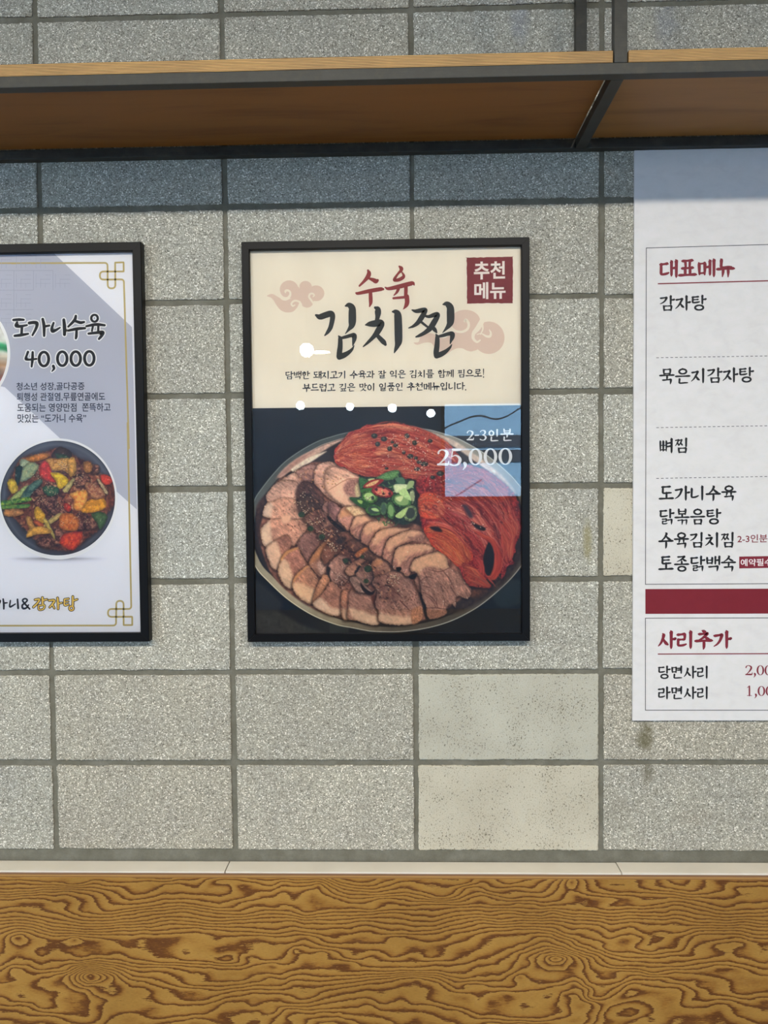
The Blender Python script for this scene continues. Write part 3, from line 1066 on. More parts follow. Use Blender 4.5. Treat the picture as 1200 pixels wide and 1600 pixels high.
# ---- middle poster
CX0, CX1, CZ1, CZ0 = 0.4386, 1.0442, ZJ - 0.0808, ZJ - 0.9318
mid = thing('framed_poster', 'black-framed cream poster with brush title over a platter of pork and kimchi', 'poster', ((CX0 + CX1) / 2, -0.011, CZ0))
framed(mid, CX0, CX1, CZ0, CZ1)
M_CREAM = mat('cream_paper', (204, 196, 180), 0.5)
_t = NT(M_CREAM)
_t.put(_t.b.inputs['Base Color'], _t.ramp(_t.noise(_t.pos((4, 4, 2)), 2.5, 3), [(0.3, lin(212, 203, 185)), (0.7, lin(219, 211, 194))]))
RL = 0.0165
MB().box((CX0 + RL, YS, CZ0 + RL), (CX1 - RL, YS + .0002, CZ1 - RL)).build('poster_sheet', M_CREAM, mid)
M_CLOUD = ink('cloud_print', (202, 181, 166))


def channels(pr, lst, off, sc):
    for s in map_strokes(lst, off, sc):
        pr.stroke(s, n=8, mi=1)


cl = Print(lay(0))
o4 = lambda p: [(x / 10.909 + 410, y / 10.909 + 430) for x, y in p]
cl.poly(o4([(75, 356), (120, 327), (180, 322), (260, 366), (340, 412), (400, 432), (480, 400), (560, 395), (625, 440), (612, 510), (580, 565), (520, 620), (440, 635), (370, 625), (300, 585), (240, 510), (190, 430), (140, 380)]), 5)
for cx, cy, rx, ry in ((455, 242, 158, 154), (735, 205, 108, 108), (915, 308, 140, 134), (760, 445, 112, 108), (620, 320, 170, 120)):
    cl.ellipse(cx / 10.909 + 410, cy / 10.909 + 430, rx / 10.909, ry / 10.909)
a = cl.build('cloud_motif', M_CLOUD, mid, 'small pink cloud left of the red title')
cl = Print(lay(1))
channels(cl, [[(205, 285, 30), (290, 350, 40), (360, 398, 62), (430, 392, 50), (472, 340, 40), (470, 285, 34), (430, 258, 36), (395, 270, 40), (392, 296, 24)],
              [(665, 560, 46), (650, 480, 34), (600, 440, 30), (535, 440, 34), (494, 488, 30), (518, 525, 28), (552, 508, 20)],
              [(868, 480, 30), (828, 420, 34), (795, 370, 32), (812, 322, 32), (858, 314, 30), (884, 342, 24), (864, 366, 18)],
              [(628, 150, 6), (628, 190, 14), (628, 228, 4)], [(842, 140, 6), (846, 170, 10), (848, 196, 3)]], (410, 430), 10.909)
cl.mi = [0] * len(cl.mi)
cl.build('cloud_curl', M_CREAM, a)
cl = Print(lay(0))
o5 = lambda p: [(x / 7.5 + 640, y / 7.5 + 470) for x, y in p]
cl.poly(o5([(48, 490), (105, 482), (128, 420), (190, 386), (270, 384), (400, 440), (520, 370), (700, 330), (760, 420), (780, 540), (740, 590), (690, 588), (620, 558), (560, 556), (500, 580), (400, 640), (320, 600), (260, 500), (180, 490), (90, 516)]), 5)
for cx, cy, rx, ry in ((652, 238, 175, 133), (928, 433, 184, 190), (720, 500, 120, 90)):
    cl.ellipse(cx / 7.5 + 640, cy / 7.5 + 470, rx / 7.5, ry / 7.5)
b = cl.build('cloud_motif', M_CLOUD, mid, 'large pink cloud right of the black title')
cl = Print(lay(1))
channels(cl, [[(470, 318, 20), (530, 352, 26), (610, 364, 28), (678, 330, 30), (692, 268, 30), (662, 225, 34), (645, 238, 26)],
              [(850, 235, 60), (800, 320, 60), (752, 380, 44), (746, 440, 34), (788, 482, 26), (826, 462, 18)],
              [(845, 255, 30), (858, 330, 18), (830, 392, 12)], [(790, 395, 10), (840, 384, 12), (900, 415, 26), (942, 415, 30), (952, 375, 22), (934, 340, 10)]], (640, 470), 7.5)
cl.build('cloud_curl', M_CREAM, b)
# stamp
st = Print(lay(1))
rs = np.random.default_rng(5)
q = smooth_line([(730.5, 402.6), (765, 402), (799, 401.2), (801, 403.5), (801.2, 440), (801, 471), (798.5, 473.8), (764, 473.6), (732, 474.4), (729.8, 471.5), (729.6, 436), (729.3, 405)], 8, True)
q = q + rs.normal(0, 0.22, q.shape)
st.poly(q)
M_STAMP = ink('stamp_red', (116, 44, 50), var=0.07)
s = st.build('stamp', M_STAMP, mid, 'dark red square stamp in the top right corner')
st = Print(lay(2))
st.type('추천', (740.4, 409.0), (789.2, 407.8), 28, 0.026)
st.type('메뉴', (741.0, 441.2), (790.0, 440.2), 26.5, 0.026)
st.build('stamp_lettering', ink('stamp_pink', (240, 214, 206)), s, 'pale pink lettering')
# brush titles
T1 = [[(300, 150, 40), (318, 200, 78), (300, 262, 84), (230, 350, 58), (140, 440, 36)], [(330, 303, 46), (400, 330, 74), (448, 352, 86), (478, 338, 54)],
      [(78, 574, 36), (120, 580, 58), (330, 536, 74), (530, 502, 74), (582, 502, 46)], [(345, 545, 66), (350, 680, 74), (350, 760, 64), (330, 826, 26)],
      [(888, 76, 36), (922, 110, 74), (918, 152, 60), (860, 215, 42), (802, 300, 54), (800, 335, 56), (880, 325, 66), (955, 282, 66), (968, 240, 50), (932, 178, 22)],
      [(622, 468, 24), (690, 492, 62), (900, 448, 84), (1080, 402, 84), (1140, 394, 74), (1168, 424, 22)], [(870, 495, 60), (840, 560, 48), (784, 620, 18)],
      [(1010, 440, 70), (1010, 550, 68), (1003, 650, 60)], [(778, 672, 44), (880, 662, 48), (990, 652, 52)], [(1028, 640, 86), (1034, 740, 86), (1018, 800, 76), (985, 850, 38), (955, 884, 6)]]
pr = Print(lay(2))
for s_ in map_strokes(T1, (550, 410), 12):
    pr.stroke(s_, n=8)
pr.build('title_lettering', ink('title_red', (128, 46, 48), var=0.05), mid, 'brushed red lettering of the upper title')
T2 = [[(38, 325, 36), (100, 350, 88), (200, 318, 96), (270, 302, 96), (296, 340, 84), (288, 420, 76), (262, 520, 70), (220, 590, 54), (175, 642, 20)],
      [(498, 180, 24), (550, 168, 80), (600, 210, 104), (605, 300, 118), (604, 420, 118), (592, 490, 92), (548, 550, 46), (495, 616, 10)],
      [(390, 648, 18), (414, 690, 64), (416, 800, 78), (405, 900, 86), (402, 970, 92)], [(425, 684, 40), (500, 665, 52), (580, 642, 58), (632, 640, 76), (636, 690, 72), (624, 745, 48), (612, 800, 16)],
      [(402, 978, 88), (470, 952, 86), (540, 912, 66), (600, 858, 42), (632, 800, 14)],
      [(962, 206, 40), (1000, 230, 88), (1006, 290, 98), (1000, 350, 74), (985, 420, 60)],
      [(806, 478, 14), (870, 465, 76), (960, 455, 106), (1045, 442, 100), (1064, 475, 84), (1025, 540, 96), (985, 605, 88), (930, 670, 64), (850, 750, 46), (776, 816, 18)],
      [(995, 640, 60), (1050, 700, 74), (1098, 750, 76), (1122, 784, 44)]]
T3 = [[(136, 270, 30), (180, 274, 80), (214, 320, 114), (222, 450, 122), (226, 600, 124), (226, 730, 116), (208, 800, 82), (180, 866, 48), (160, 914, 14)],
      [(440, 245, 24), (500, 262, 58), (590, 248, 74), (642, 244, 72), (630, 285, 76), (588, 360, 82), (530, 440, 70), (460, 495, 46), (386, 525, 18)],
      [(640, 335, 34), (700, 346, 50), (780, 322, 70), (832, 314, 78), (828, 355, 80), (780, 440, 90), (720, 530, 84), (640, 596, 64), (560, 640, 50), (500, 664, 24)],
      [(575, 425, 40), (640, 478, 38), (700, 522, 34)], [(755, 505, 60), (796, 556, 62), (822, 594, 28)],
      [(924, 156, 24), (980, 150, 82), (1032, 200, 110), (1040, 300, 120), (1038, 420, 114), (1016, 480, 84), (968, 540, 44), (915, 600, 10)],
      [(812, 622, 18), (832, 670, 64), (830, 780, 80), (816, 900, 86), (822, 955, 90)], [(845, 660, 40), (920, 642, 52), (1010, 616, 60), (1066, 618, 76), (1066, 670, 70), (1048, 722, 44), (1034, 770, 16)],
      [(822, 960, 86), (900, 930, 82), (970, 886, 62), (1030, 830, 38), (1060, 782, 12)]]
pr = Print(lay(3))
for s_ in map_strokes(T2, (490, 460), 10) + map_strokes(T3, (600, 460), 10):
    pr.stroke(s_, n=8)
M_INK = ink('brush_ink', (38, 42, 44), var=0.12)
pr.build('title_lettering', M_INK, mid, 'brushed black lettering of the main title')
M_TEXT = ink('text_ink', (26, 29, 38))
for txt, x0, y0 in (('담백한 돼지고기 수육과 잘 익은 김치를 함께 찜으로!', 445.6, 580.0), ('부드럽고 깊은 맛이 일품인 추천메뉴입니다.', 472.8, 599.4)):
    pr = Print(lay(2))
    serif(pr, txt, x0, y0, 12.94, 13.2, 1.7, -0.0110, 0.40, .97, 3)
    pr.build('description_lettering', M_TEXT, mid, 'line of small dark lettering')

# ---- left poster
LX1, LZ1, LZ0 = 0.2252, ZJ - 0.0770, ZJ - 0.9300
LX0 = LX1 - (CX1 - CX0)
lef = thing('framed_poster', 'black-framed white and lavender poster with gold corner knots at the left edge', 'poster', ((LX0 + LX1) / 2, -0.011, LZ0))
framed(lef, LX0, LX1, LZ0, LZ1, 0.0190)
M_LWHITE = mat('white_paper', (217, 217, 225), 0.5)
MB().box((LX0 + .0187, YS, LZ0 + .0187), (LX1 - .0187, YS + .0002, LZ1 - .0187)).build('poster_sheet', M_LWHITE, lef)
lp0 = PXY([LX0 + .019, YS, LZ1 - .019])
PXL = float(lp0[0]) + 3


def clip_left(px):
    return max(px, PXL)


pr = Print(lay(0))
pr.poly([(PXL, 397.5), (82.5, 394.2), (206.2, 511.2), (213.9, 796), (181, 767), (95, 686), (7.6, 605), (PXL, 380 + 180 - (PXL + 0) * 0.0)])
M_BAND2 = ink('lavender_print', (170, 172, 184))
band = pr.build('lavender_band', M_BAND2, lef, 'diagonal grey lavender band')
# square fret printed on the band
pr = Print(lay(1))
S = 30.6
for i in range(-3, 5):
    for j in range(0, 6):
        for par in (0, 1):
            ox, oy = -9 + i * S, 392 + j * S
            if ox + oy - 392 + 8 > 118 + 8 * (j % 2) or oy > 505:
                continue
            pr.line((ox, oy + .3), (ox + S, oy), .8) if par == 0 else pr.line((ox, oy), (ox, oy + S), .8)
            for k in range(1, 4):
                d_ = 7.2 * k
                if par == 0:
                    pr.line((ox + d_ - 7.2 + 4, oy + 30.6 - 4 - (3 - k) * 7.2 - 7), (ox + d_ - 7.2 + 4, oy + 27), .55)
                    pr.line((ox + 4 + (k - 1) * 7.2, oy + 27 - (k) * 6.6), (ox + 27, oy + 27 - (k) * 6.6), .55)
pr2 = Print(lay(1))
keep_p, keep_f = [], []
for f in pr.f:
    P = np.vstack(pr.p)[f]
    lim = 80 + (P[:, 1] - 394.2) * 1.02
    if P[:, 0].max() < lim.min() - 2 and P[:, 1].min() > 396.5 and P[:, 0].min() > PXL:
        pr2.raw(P, [[0, 1, 2, 3]])
pr2.build('fret_pattern', ink('fret_print', (152, 155, 169)), band)
M_GOLD = ink('gold_print', (172, 154, 98), 0.4)
c3 = lambda L: [(x / 4.615, y / 4.615 + 370, 2.7) for x, y in L]
c4 = lambda L: [(x / 4.446, y / 4.446 + 660, 2.7) for x, y in L]
pr = Print(lay(1))


def rounded(path, r):
    """polyline with rounded corners; path rows (x, y, corner radius factor)"""
    out = []
    n = len(path)
    for k, (x, y, c) in enumerate(path):
        if k in (0, n - 1) or c == 0:
            out.append((x, y))
            continue
        a, b = np.array(path[k - 1][:2], float), np.array(path[k + 1][:2], float)
        p = np.array([x, y], float)
        da, db = np.hypot(*(a - p)), np.hypot(*(b - p))
        rr = min(r * c, da * .5, db * .5)
        s_, e_ = p + (a - p) / da * rr, p + (b - p) / db * rr
        for t in np.linspace(0, 1, 7):
            out.append(tuple((1 - t) ** 2 * s_ + 2 * t * (1 - t) * p + t * t * e_))
    return out


def gold(path, r, conv):
    P = rounded(path, r)
    dense = []
    for a, b in zip(P[:-1], P[1:]):
        m_ = max(1, int(np.hypot(b[0] - a[0], b[1] - a[1]) / 4))
        for k in range(m_):
            dense.append((a[0] + (b[0] - a[0]) * k / m_, a[1] + (b[1] - a[1]) * k / m_))
    dense.append(P[-1])
    pr.stroke(conv(dense), smooth=False, cap=False)


x_at = PXL * 4.615
gold([(x_at, 196, 0), (775, 188, 1), (777, 372, 1.6), (832, 372, 1.6), (830, 186, 0), (891, 184, 0), (892, 250, 0), (720, 250, 1.6), (720, 309, 1.6), (893, 307, 1), (930, 1530, 0)], 22, c3)
x_at = PXL * 4.446
gold([(886, 0, 0), (912, 1296, 1), (750, 1296, 1.6), (750, 1351, 1.6), (918, 1350, 0), (919, 1408, 0), (859, 1408, 0), (858, 1240, 1.6), (808, 1240, 1.6), (806, 1411, 1), (x_at, 1414, 0)], 22, c4)
pr.build('gold_border', M_GOLD, lef, 'thin gold border line with corner knots')
# brush title and price with white outline
TL = [[(45, 112, 30), (110, 108, 34), (165, 110, 26)], [(88, 140, 28), (76, 180, 38), (130, 186, 34), (204, 172, 22)], [(145, 185, 32), (140, 282, 32)], [(60, 298, 30), (140, 288, 36), (218, 274, 24)],
      [(230, 148, 36), (285, 141, 38), (322, 152, 38), (310, 210, 34), (268, 290, 24)], [(388, 102, 32), (403, 180, 38), (405, 298, 28)], [(400, 190, 30), (465, 178, 26)],
      [(515, 147, 26), (495, 210, 34), (502, 245, 36), (540, 232, 32), (590, 202, 20)], [(635, 110, 34), (643, 190, 42), (643, 283, 36)],
      [(776, 66, 30), (760, 115, 36), (688, 190, 24)], [(770, 125, 30), (830, 143, 36), (873, 136, 26)], [(690, 236, 28), (790, 216, 36), (883, 208, 28)], [(785, 235, 30), (782, 300, 34), (776, 328, 26)],
      [(900, 185, 26), (1010, 165, 36), (1113, 174, 28)], [(977, 180, 26), (965, 240, 24)], [(1040, 175, 28), (1038, 248, 28)], [(926, 272, 28), (1015, 262, 34), (1092, 256, 38), (1080, 294, 36), (1048, 334, 28)]]
NUM = [[(215, 487, 30), (200, 530, 28), (190, 572, 28), (250, 576, 26), (314, 568, 24)], [(270, 490, 28), (268, 570, 34), (258, 658, 24)], [(512, 652, 34), (520, 682, 30), (496, 715, 12)]]
RINGS = [(995, 92, 38, 40, 28), (402, 570, 56, 82, 34), (617, 566, 56, 82, 34), (775, 565, 56, 82, 34), (934, 562, 56, 82, 34)]
for grow, layer, nm, mm, lb in ((1.75, 2, 'outline', ink('outline_white', (240, 240, 246)), 'white outline round the lettering'), (0.0, 3, 'lettering', ink('black_ink', (24, 26, 32)), 'black brush lettering')):
    for strokes, rings, nm2 in ((TL, RINGS[:1], 'title'), (NUM, RINGS[1:], 'price')):
        pr = Print(lay(layer))
        for s_ in map_strokes(strokes, (15, 485), 7.5):
            pr.stroke(s_, grow, 6)
        for cx, cy, rx, ry, w in rings:
            t = np.linspace(0, 2 * np.pi, 25)[:-1]
            pr.stroke([(15 + (cx + rx * math.cos(a)) / 7.5, 485 + (cy + ry * math.sin(a)) / 7.5, w / 7.5 * (0.9 + .12 * abs(math.cos(a)))) for a in t], grow, 2, True)
        pr.build(nm2 + '_' + nm, mm, lef, lb)
M_BLUEINK = ink('blue_black_ink', (26, 28, 48))
for txt, x0, x1, y0, y1 in (('청소년 성장,골다공증', 25.6, 132.0, 597.0, 610), ('퇴행성 관절염,무릎연골에도', 26.4, 164.2, 613.0, 626.6), ('도움되는 영양만점  쫀뜩하고', 27.0, 172.8, 629.6, 643), ('맛있는 “도가니 수육”', 27.4, 134.6, 646.4, 660)):
    pr = Print(lay(2))
    pr.type(txt, (x0, y0 + .6), (x1, y0), y1 - y0, 0.012)
    pr.build('description_lettering', M_BLUEINK, lef, 'line of small dark lettering')
# shop name at the foot
LG1 = [[(45, 102, 24), (54, 170, 30), (55, 243, 24)], [(60, 160, 26), (104, 155, 18)], [(-70, 130, 22), (-10, 120, 24), (2, 140, 26), (-40, 220, 20)], [(150, 122, 20), (140, 210, 26), (175, 202, 26), (222, 172, 18)], [(252, 106, 26), (262, 234, 30)],
       [(428, 245, 24), (370, 182, 26), (326, 122, 26), (360, 96, 24), (394, 116, 24), (368, 152, 24), (322, 192, 28), (332, 236, 30), (378, 230, 26), (412, 186, 20)]]
LG2 = [[(505, 112, 24), (568, 106, 26), (540, 160, 26), (482, 218, 26)], [(612, 82, 28), (616, 168, 28)], [(620, 120, 24), (678, 106, 20)], [(555, 196, 20), (640, 190, 20), (625, 245, 20), (562, 254, 20), (556, 200, 20)],
       [(706, 122, 22), (784, 120, 26), (760, 170, 26), (716, 220, 22)], [(760, 186, 22), (784, 234, 20)], [(830, 86, 26), (838, 170, 28), (838, 244, 24)], [(845, 165, 22), (893, 156, 20)],
       [(932, 106, 22), (990, 96, 20)], [(930, 110, 22), (932, 188, 24), (988, 180, 20)], [(936, 146, 18), (984, 140, 18)], [(1050, 66, 26), (1050, 192, 26)], [(1055, 126, 22), (1116, 106, 20)]]
LR = (1030, 234, 30, 30, 22)
for grow, layer, nm, mm, which in ((0.0, 2, 'shop_name_lettering', ink('shop_ink', (32, 32, 40)), 1), (0.9, 2, 'lettering_outline', ink('shop_outline', (44, 32, 24)), 2), (-0.2, 3, 'shop_name_lettering', ink('shop_yellow', (232, 184, 84), var=0.1), 2)):
    pr = Print(lay(layer))
    for s_ in map_strokes(LG1 if which == 1 else LG2, (0, 925), 9.23):
        pr.stroke(s_, grow, 6)
    if which == 2:
        t = np.linspace(0, 2 * np.pi, 21)[:-1]
        pr.stroke([((LR[0] + LR[2] * math.cos(a)) / 9.23, 925 + (LR[1] + LR[3] * math.sin(a)) / 9.23, LR[4] / 9.23) for a in t], grow, 2, True)
    pr.build(nm, mm, lef, {0.0: 'dark half of the shop name', 0.9: 'dark outline of the yellow letters', -0.2: 'yellow half of the shop name'}[grow])

# ---- menu sheet
YM = -0.0062
MX0, MZ0, MZ1 = 1.2662, ZJ - 1.1088, ZT - 0.0008
men = thing('menu_sheet', 'large pale grey menu sheet on the wall under the shelf at the right edge', 'menu', (1.85, -0.003, MZ0))
M_PAPER = mat('menu_paper', (214, 210, 208), 0.6, spec=0.3)
_t = NT(M_PAPER)
_n = _t.noise(_t.pos((1, 1, 1.6)), 28.0, 5, 0.6, 0.4)
_t.put(_t.b.inputs['Base Color'], _t.ramp(_n, [(0.3, lin(208, 204, 203)), (0.5, lin(213, 210, 208)), (0.75, lin(218, 213, 213))]))
_t.bump(_n, 0.15, 0.002)
MB().box((MX0, YM, MZ0), (MX0 + 1.25, -0.0004, MZ1), 0.0004).build('sheet', M_PAPER, men)
M_MBLACK, M_MRED, M_LINE = ink('menu_ink', (22, 23, 27)), ink('menu_red', (120, 34, 48)), ink('menu_line', (70, 70, 74))


def ym(k):
    return YM - 0.00008 * (k + 1)


XE = 1780.0                                     # lines run on past the edge of the view
pr = Print(ym(0))
e = lambda x, y, sl: (XE, y + sl * (XE - x))
pr.line((1009.6, 387.5), e(1009.6, 387.5, -.0285), 1.1)
pr.line((1009.9, 387.2), (1008.5, 913.3), 1.1)
pr.line((1008.2, 913.0), e(1008.2, 913.0, -.0055), 1.1)
pr.build('panel_outline', M_LINE, men)
pr = Print(ym(0))
pr.line((1008.2, 966), e(1008.2, 966, -.0028), 1.1)
pr.line((1008.4, 965.6), (1008.4, 1110.1), 1.1)
pr.line((1008.0, 1109.7), e(1008, 1109.7, 0.0), 1.1)
pr.build('panel_outline', M_LINE, men)
for y0, sl in ((559.0, -.0166), (668.2, -.0172), (747.5, -.0172)):
    pr = Print(ym(0))
    x = 1025.4
    while x < XE:
        pr.line((x, y0 + sl * (x - 1025)), (x + 4.2, y0 + sl * (x + 4.2 - 1025)), .95)
        x += 7.35
    pr.build('dashed_divider', M_LINE, men)
pr = Print(ym(0))
pr.line((1027.8, 443.4), e(1027.8, 443.4, -.0272), 1.9)
pr.build('heading_rule', M_MRED, men, 'dark red rule under a heading')
pr = Print(ym(0))
pr.line((1027.8, 1022.0), e(1027.8, 1022, -.004), 1.7)
pr.build('heading_rule', M_MRED, men, 'dark red rule under a heading')
pr = Print(ym(0))
pr.poly([(1008.3, 920.4), (XE, 918.0), (XE, 957.6), (1008.4, 959.2)])
pr.build('divider_bar', ink('bar_red', (116, 26, 38), var=0.04), men, 'dark red bar between the two panels')
pr = Print(ym(0))
pr.poly([(1155.0, 869.6), (1222, 868.6), (1222, 887.0), (1155.0, 888.2)])
bg = pr.build('badge', M_MRED, men, 'dark red badge with white lettering')
pr = Print(ym(1))
pr.type('예약필수', (1157.4, 873.4), (1206.0, 872.6), 11.4, 0.012)
pr.build('badge_lettering', ink('badge_white', (232, 220, 220)), bg)
pr = Print(ym(0))
serif(pr, '대표메뉴', 1030.6, 405.6, 29.7, 29.5, 4.6, -0.020, n=5)
pr.build('heading_lettering', M_MRED, men, 'dark red heading lettering')
pr = Print(ym(0))
serif(pr, '사리추가', 1028.2, 985.0, 28.9, 29.5, 4.6, -0.004, n=5)
pr.build('heading_lettering', M_MRED, men, 'dark red heading lettering')
for txt, x0, y0, pitch, h, sl in (('감자탕', 1030.4, 461.6, 24.7, 25.0, -.016), ('묵은지감자탕', 1030.4, 576.0, 24.7, 24.6, -.020), ('뼈찜', 1030.4, 684.2, 23.6, 24.6, -.010), ('도가니수육', 1029.8, 758.6, 24.4, 24.2, -.004),
                                 ('닭볶음탕', 1029.8, 794.8, 24.4, 25.2, -.004), ('수육김치찜', 1029.2, 831.6, 24.2, 25.0, -.004), ('토종닭백숙', 1029.2, 868.4, 24.4, 24.6, -.002),
                                 ('당면사리', 1027.8, 1040.0, 20.3, 21.0, -.002), ('라면사리', 1027.8, 1072.2, 20.3, 21.0, -.002)):
    pr = Print(ym(0))
    serif(pr, txt, x0, y0, pitch, h, 3.35 if h > 22 else 2.85, sl, n=5)
    pr.build('dish_lettering', M_MBLACK, men, 'black dish name')
pr = Print(ym(0))
pr.type('2-3인분', (1152.2, 835.6), (1199.2, 834.6), 12.6, 0.012)
pr.build('portion_lettering', M_MRED, men, 'dark red portion size')
for y0, x0, first in ((1039.4, 1164.8, '2'), (1071.8, 1166.4, '1')):
    pr = Print(ym(0))
    for ch, a, b, t_, b_ in ((first, 0 if first == '2' else -1, 10.8 if first == '2' else 9.5, 0, 15.6), (',', 12.4, 16.6, 12.6, 19.2), ('0', 17.6, 29.0, 0, 15.8), ('0', 30.0, 41.4, 0, 15.8), ('0', 42.6, 54, 0, 15.8)):
        put_strokes(pr, SERIF[ch], (x0 + a, y0 + t_, x0 + b, y0 + b_), 2.0, n=4)
    pr.build('price_lettering', M_MRED, men, 'dark red price')
# ------------------------------------------------------------------ the two printed food pictures
class Canvas:
    """a printed picture, painted in photograph pixels"""
    def __init__(self, x0, y0, x1, y1, k, rgb):
        self.x0, self.y0, self.k = x0, y0, k
        self.w, self.h = int((x1 - x0) * k), int((y1 - y0) * k)
        self.X, self.Y = np.meshgrid(x0 + (np.arange(self.w) + .5) / k, y0 + (np.arange(self.h) + .5) / k)
        self.a = np.ones((self.h, self.w, 3)) * np.array(rgb, float)
        self.seed = 0

    def win(self, xa, ya, xb, yb):
        i0, i1 = max(0, int((xa - self.x0) * self.k)), min(self.w, int((xb - self.x0) * self.k) + 1)
        j0, j1 = max(0, int((ya - self.y0) * self.k)), min(self.h, int((yb - self.y0) * self.k) + 1)
        return (slice(j0, max(j0, j1)), slice(i0, max(i0, i1)))

    def noise(self, s, sx, sy=None, oct=3, ang=0.0, seed=None):
        sy = sy or sx
        self.seed += 1
        X, Y = self.X[s], self.Y[s]
        c, n = math.cos(ang), math.sin(ang)
        return vnoise((X * c + Y * n) + 500, (-X * n + Y * c) + 700, seed if seed is not None else 1000 + self.seed, 1 / sx, 1 / sy, oct)

    def sd(self, pts, s):
        P = np.asarray(pts, float)
        X, Y = self.X[s], self.Y[s]
        d2 = np.full(X.shape, 1e9)
        ins = np.zeros(X.shape, bool)
        n = len(P)
        for k in range(n):
            (ax, ay), (bx, by) = P[k], P[(k + 1) % n]
            ex, ey = bx - ax, by - ay
            L = ex * ex + ey * ey + 1e-9
            t = np.clip(((X - ax) * ex + (Y - ay) * ey) / L, 0, 1)
            d2 = np.minimum(d2, (X - ax - t * ex) ** 2 + (Y - ay - t * ey) ** 2)
            if ay != by:
                ins ^= ((ay > Y) != (by > Y)) & (X < ex * (Y - ay) / (by - ay) + ax)
        return np.where(ins, 1, -1) * np.sqrt(d2)

    def blend(self, s, m, col):
        self.a[s] = self.a[s] * (1 - m[..., None]) + col * m[..., None]

    def area(self, pts, pad=6, smooth=4):
        P = smooth_line(pts, smooth, True) if smooth else np.asarray(pts, float)
        s = self.win(P[:, 0].min() - pad, P[:, 1].min() - pad, P[:, 0].max() + pad, P[:, 1].max() + pad)
        return P, s

    def fill(self, pts, rgb, smooth=4, soft=0.5, var=0.0, vs=6.0, rough=0.0, alpha=1.0, rgb2=None, shade=0.0, ang=0.0, stretch=1.0):
        P, s = self.area(pts, 6, smooth)
        if self.X[s].size == 0:
            return
        d = self.sd(P, s)
        if rough:
            d = d + rough * self.noise(s, 3.0)
        m = np.clip(d / (2 * soft) + 0.5, 0, 1) * alpha
        col = np.ones(d.shape + (3,)) * np.array(rgb, float)
        n = self.noise(s, vs * stretch, vs, 4, ang) if (var or rgb2 is not None) else 0
        if rgb2 is not None:
            f = np.clip(.5 + n * 1.1, 0, 1)[..., None]
            col = col * (1 - f) + np.array(rgb2, float) * f
        if var:
            col = col * (1 + var * self.noise(s, vs * .4 * stretch, vs * .4, 3, ang))[..., None]
        if shade:
            col = col * (1 - shade * np.clip(1 - d / 4.0, 0, 1))[..., None]
        self.blend(s, m, col)

    def cast(self, pts, dx=-1.0, dy=1.5, reach=4.0, amt=0.5, smooth=4):
        P, s = self.area(np.asarray(pts, float) + [dx, dy], reach + 3, smooth)
        if self.X[s].size == 0:
            return
        d = self.sd(P, s)
        m = np.clip(1 + d / reach, 0, 1) ** 1.5 * amt
        self.blend(s, m, np.array([34, 20, 16.0]))

    def stroke(self, pts, rgb, n=4, alpha=1.0, soft=0.45, rgb2=None):
        Q = smooth_line(pts, n)
        pad = Q[:, 2].max() + 2
        s = self.win(Q[:, 0].min() - pad, Q[:, 1].min() - pad, Q[:, 0].max() + pad, Q[:, 1].max() + pad)
        X, Y = self.X[s], self.Y[s]
        if X.size == 0:
            return
        best = np.full(X.shape, -1e9)
        tt = np.zeros(X.shape)
        N = len(Q) - 1
        for k in range(N):
            ax, ay, aw = Q[k]
            bx, by, bw = Q[k + 1]
            ex, ey = bx - ax, by - ay
            t = np.clip(((X - ax) * ex + (Y - ay) * ey) / (ex * ex + ey * ey + 1e-9), 0, 1)
            v = (aw + (bw - aw) * t) / 2 - np.hypot(X - ax - t * ex, Y - ay - t * ey)
            u = v > best
            best = np.where(u, v, best)
            tt = np.where(u, (k + t) / N, tt)
        m = np.clip(best / (2 * soft) + .5, 0, 1) * alpha
        col = np.ones(X.shape + (3,)) * np.array(rgb, float)
        if rgb2 is not None:
            col = col * (1 - tt[..., None]) + np.array(rgb2, float) * tt[..., None]
        self.blend(s, m, col)

    def specks(self, cx, cy, rx, ry, n, rgb, r=0.55, rs=None, long=1.6, alpha=.95):
        rs = rs or np.random.default_rng(int(cx * 7 + cy))
        for _ in range(max(3, int(n * .62))):
            x, y = cx + rx * rs.normal() * .5, cy + ry * rs.normal() * .5
            a = rs.uniform(0, np.pi)
            L = r * long * rs.uniform(.5, 1.2)
            c = np.array(rgb) * rs.uniform(.82, 1.05)
            self.stroke([(x - L * math.cos(a) * .5 + .5, y - L * math.sin(a) * .5 + .9, r * 2.4), (x + L * math.cos(a) * .5 + .5, y + L * math.sin(a) * .5 + .9, r * 2.2)], (60, 30, 20), alpha=.45)
            self.stroke([(x - L * math.cos(a) * .5, y - L * math.sin(a) * .5, r * 2), (x + L * math.cos(a) * .5, y + L * math.sin(a) * .5, r * 1.7)], c, alpha=alpha)

    def at(self, px, py):
        u, v = np.clip((px - self.x0) * self.k - .5, 0, self.w - 1.001), np.clip((py - self.y0) * self.k - .5, 0, self.h - 1.001)
        i, j = u.astype(int), v.astype(int)
        fu, fv = (u - i)[..., None], (v - j)[..., None]
        A = self.a
        return (A[j, i] * (1 - fu) + A[j, i + 1] * fu) * (1 - fv) + (A[j + 1, i] * (1 - fu) + A[j + 1, i + 1] * fu) * fv


def Rg(x0, y0, k):
    return lambda *p: [(x0 + q[0] / k, y0 + q[1] / k) + tuple(w / k for w in q[2:]) for q in p]


R1, R2, R3 = Rg(390, 640, 8), Rg(510, 640, 8), Rg(660, 640, 7.5)
R4, R5, R6 = Rg(390, 770, 8), Rg(510, 770, 8), Rg(640, 780, 6.667)
R7, R8 = Rg(390, 870, 6.667), Rg(550, 860, 6)


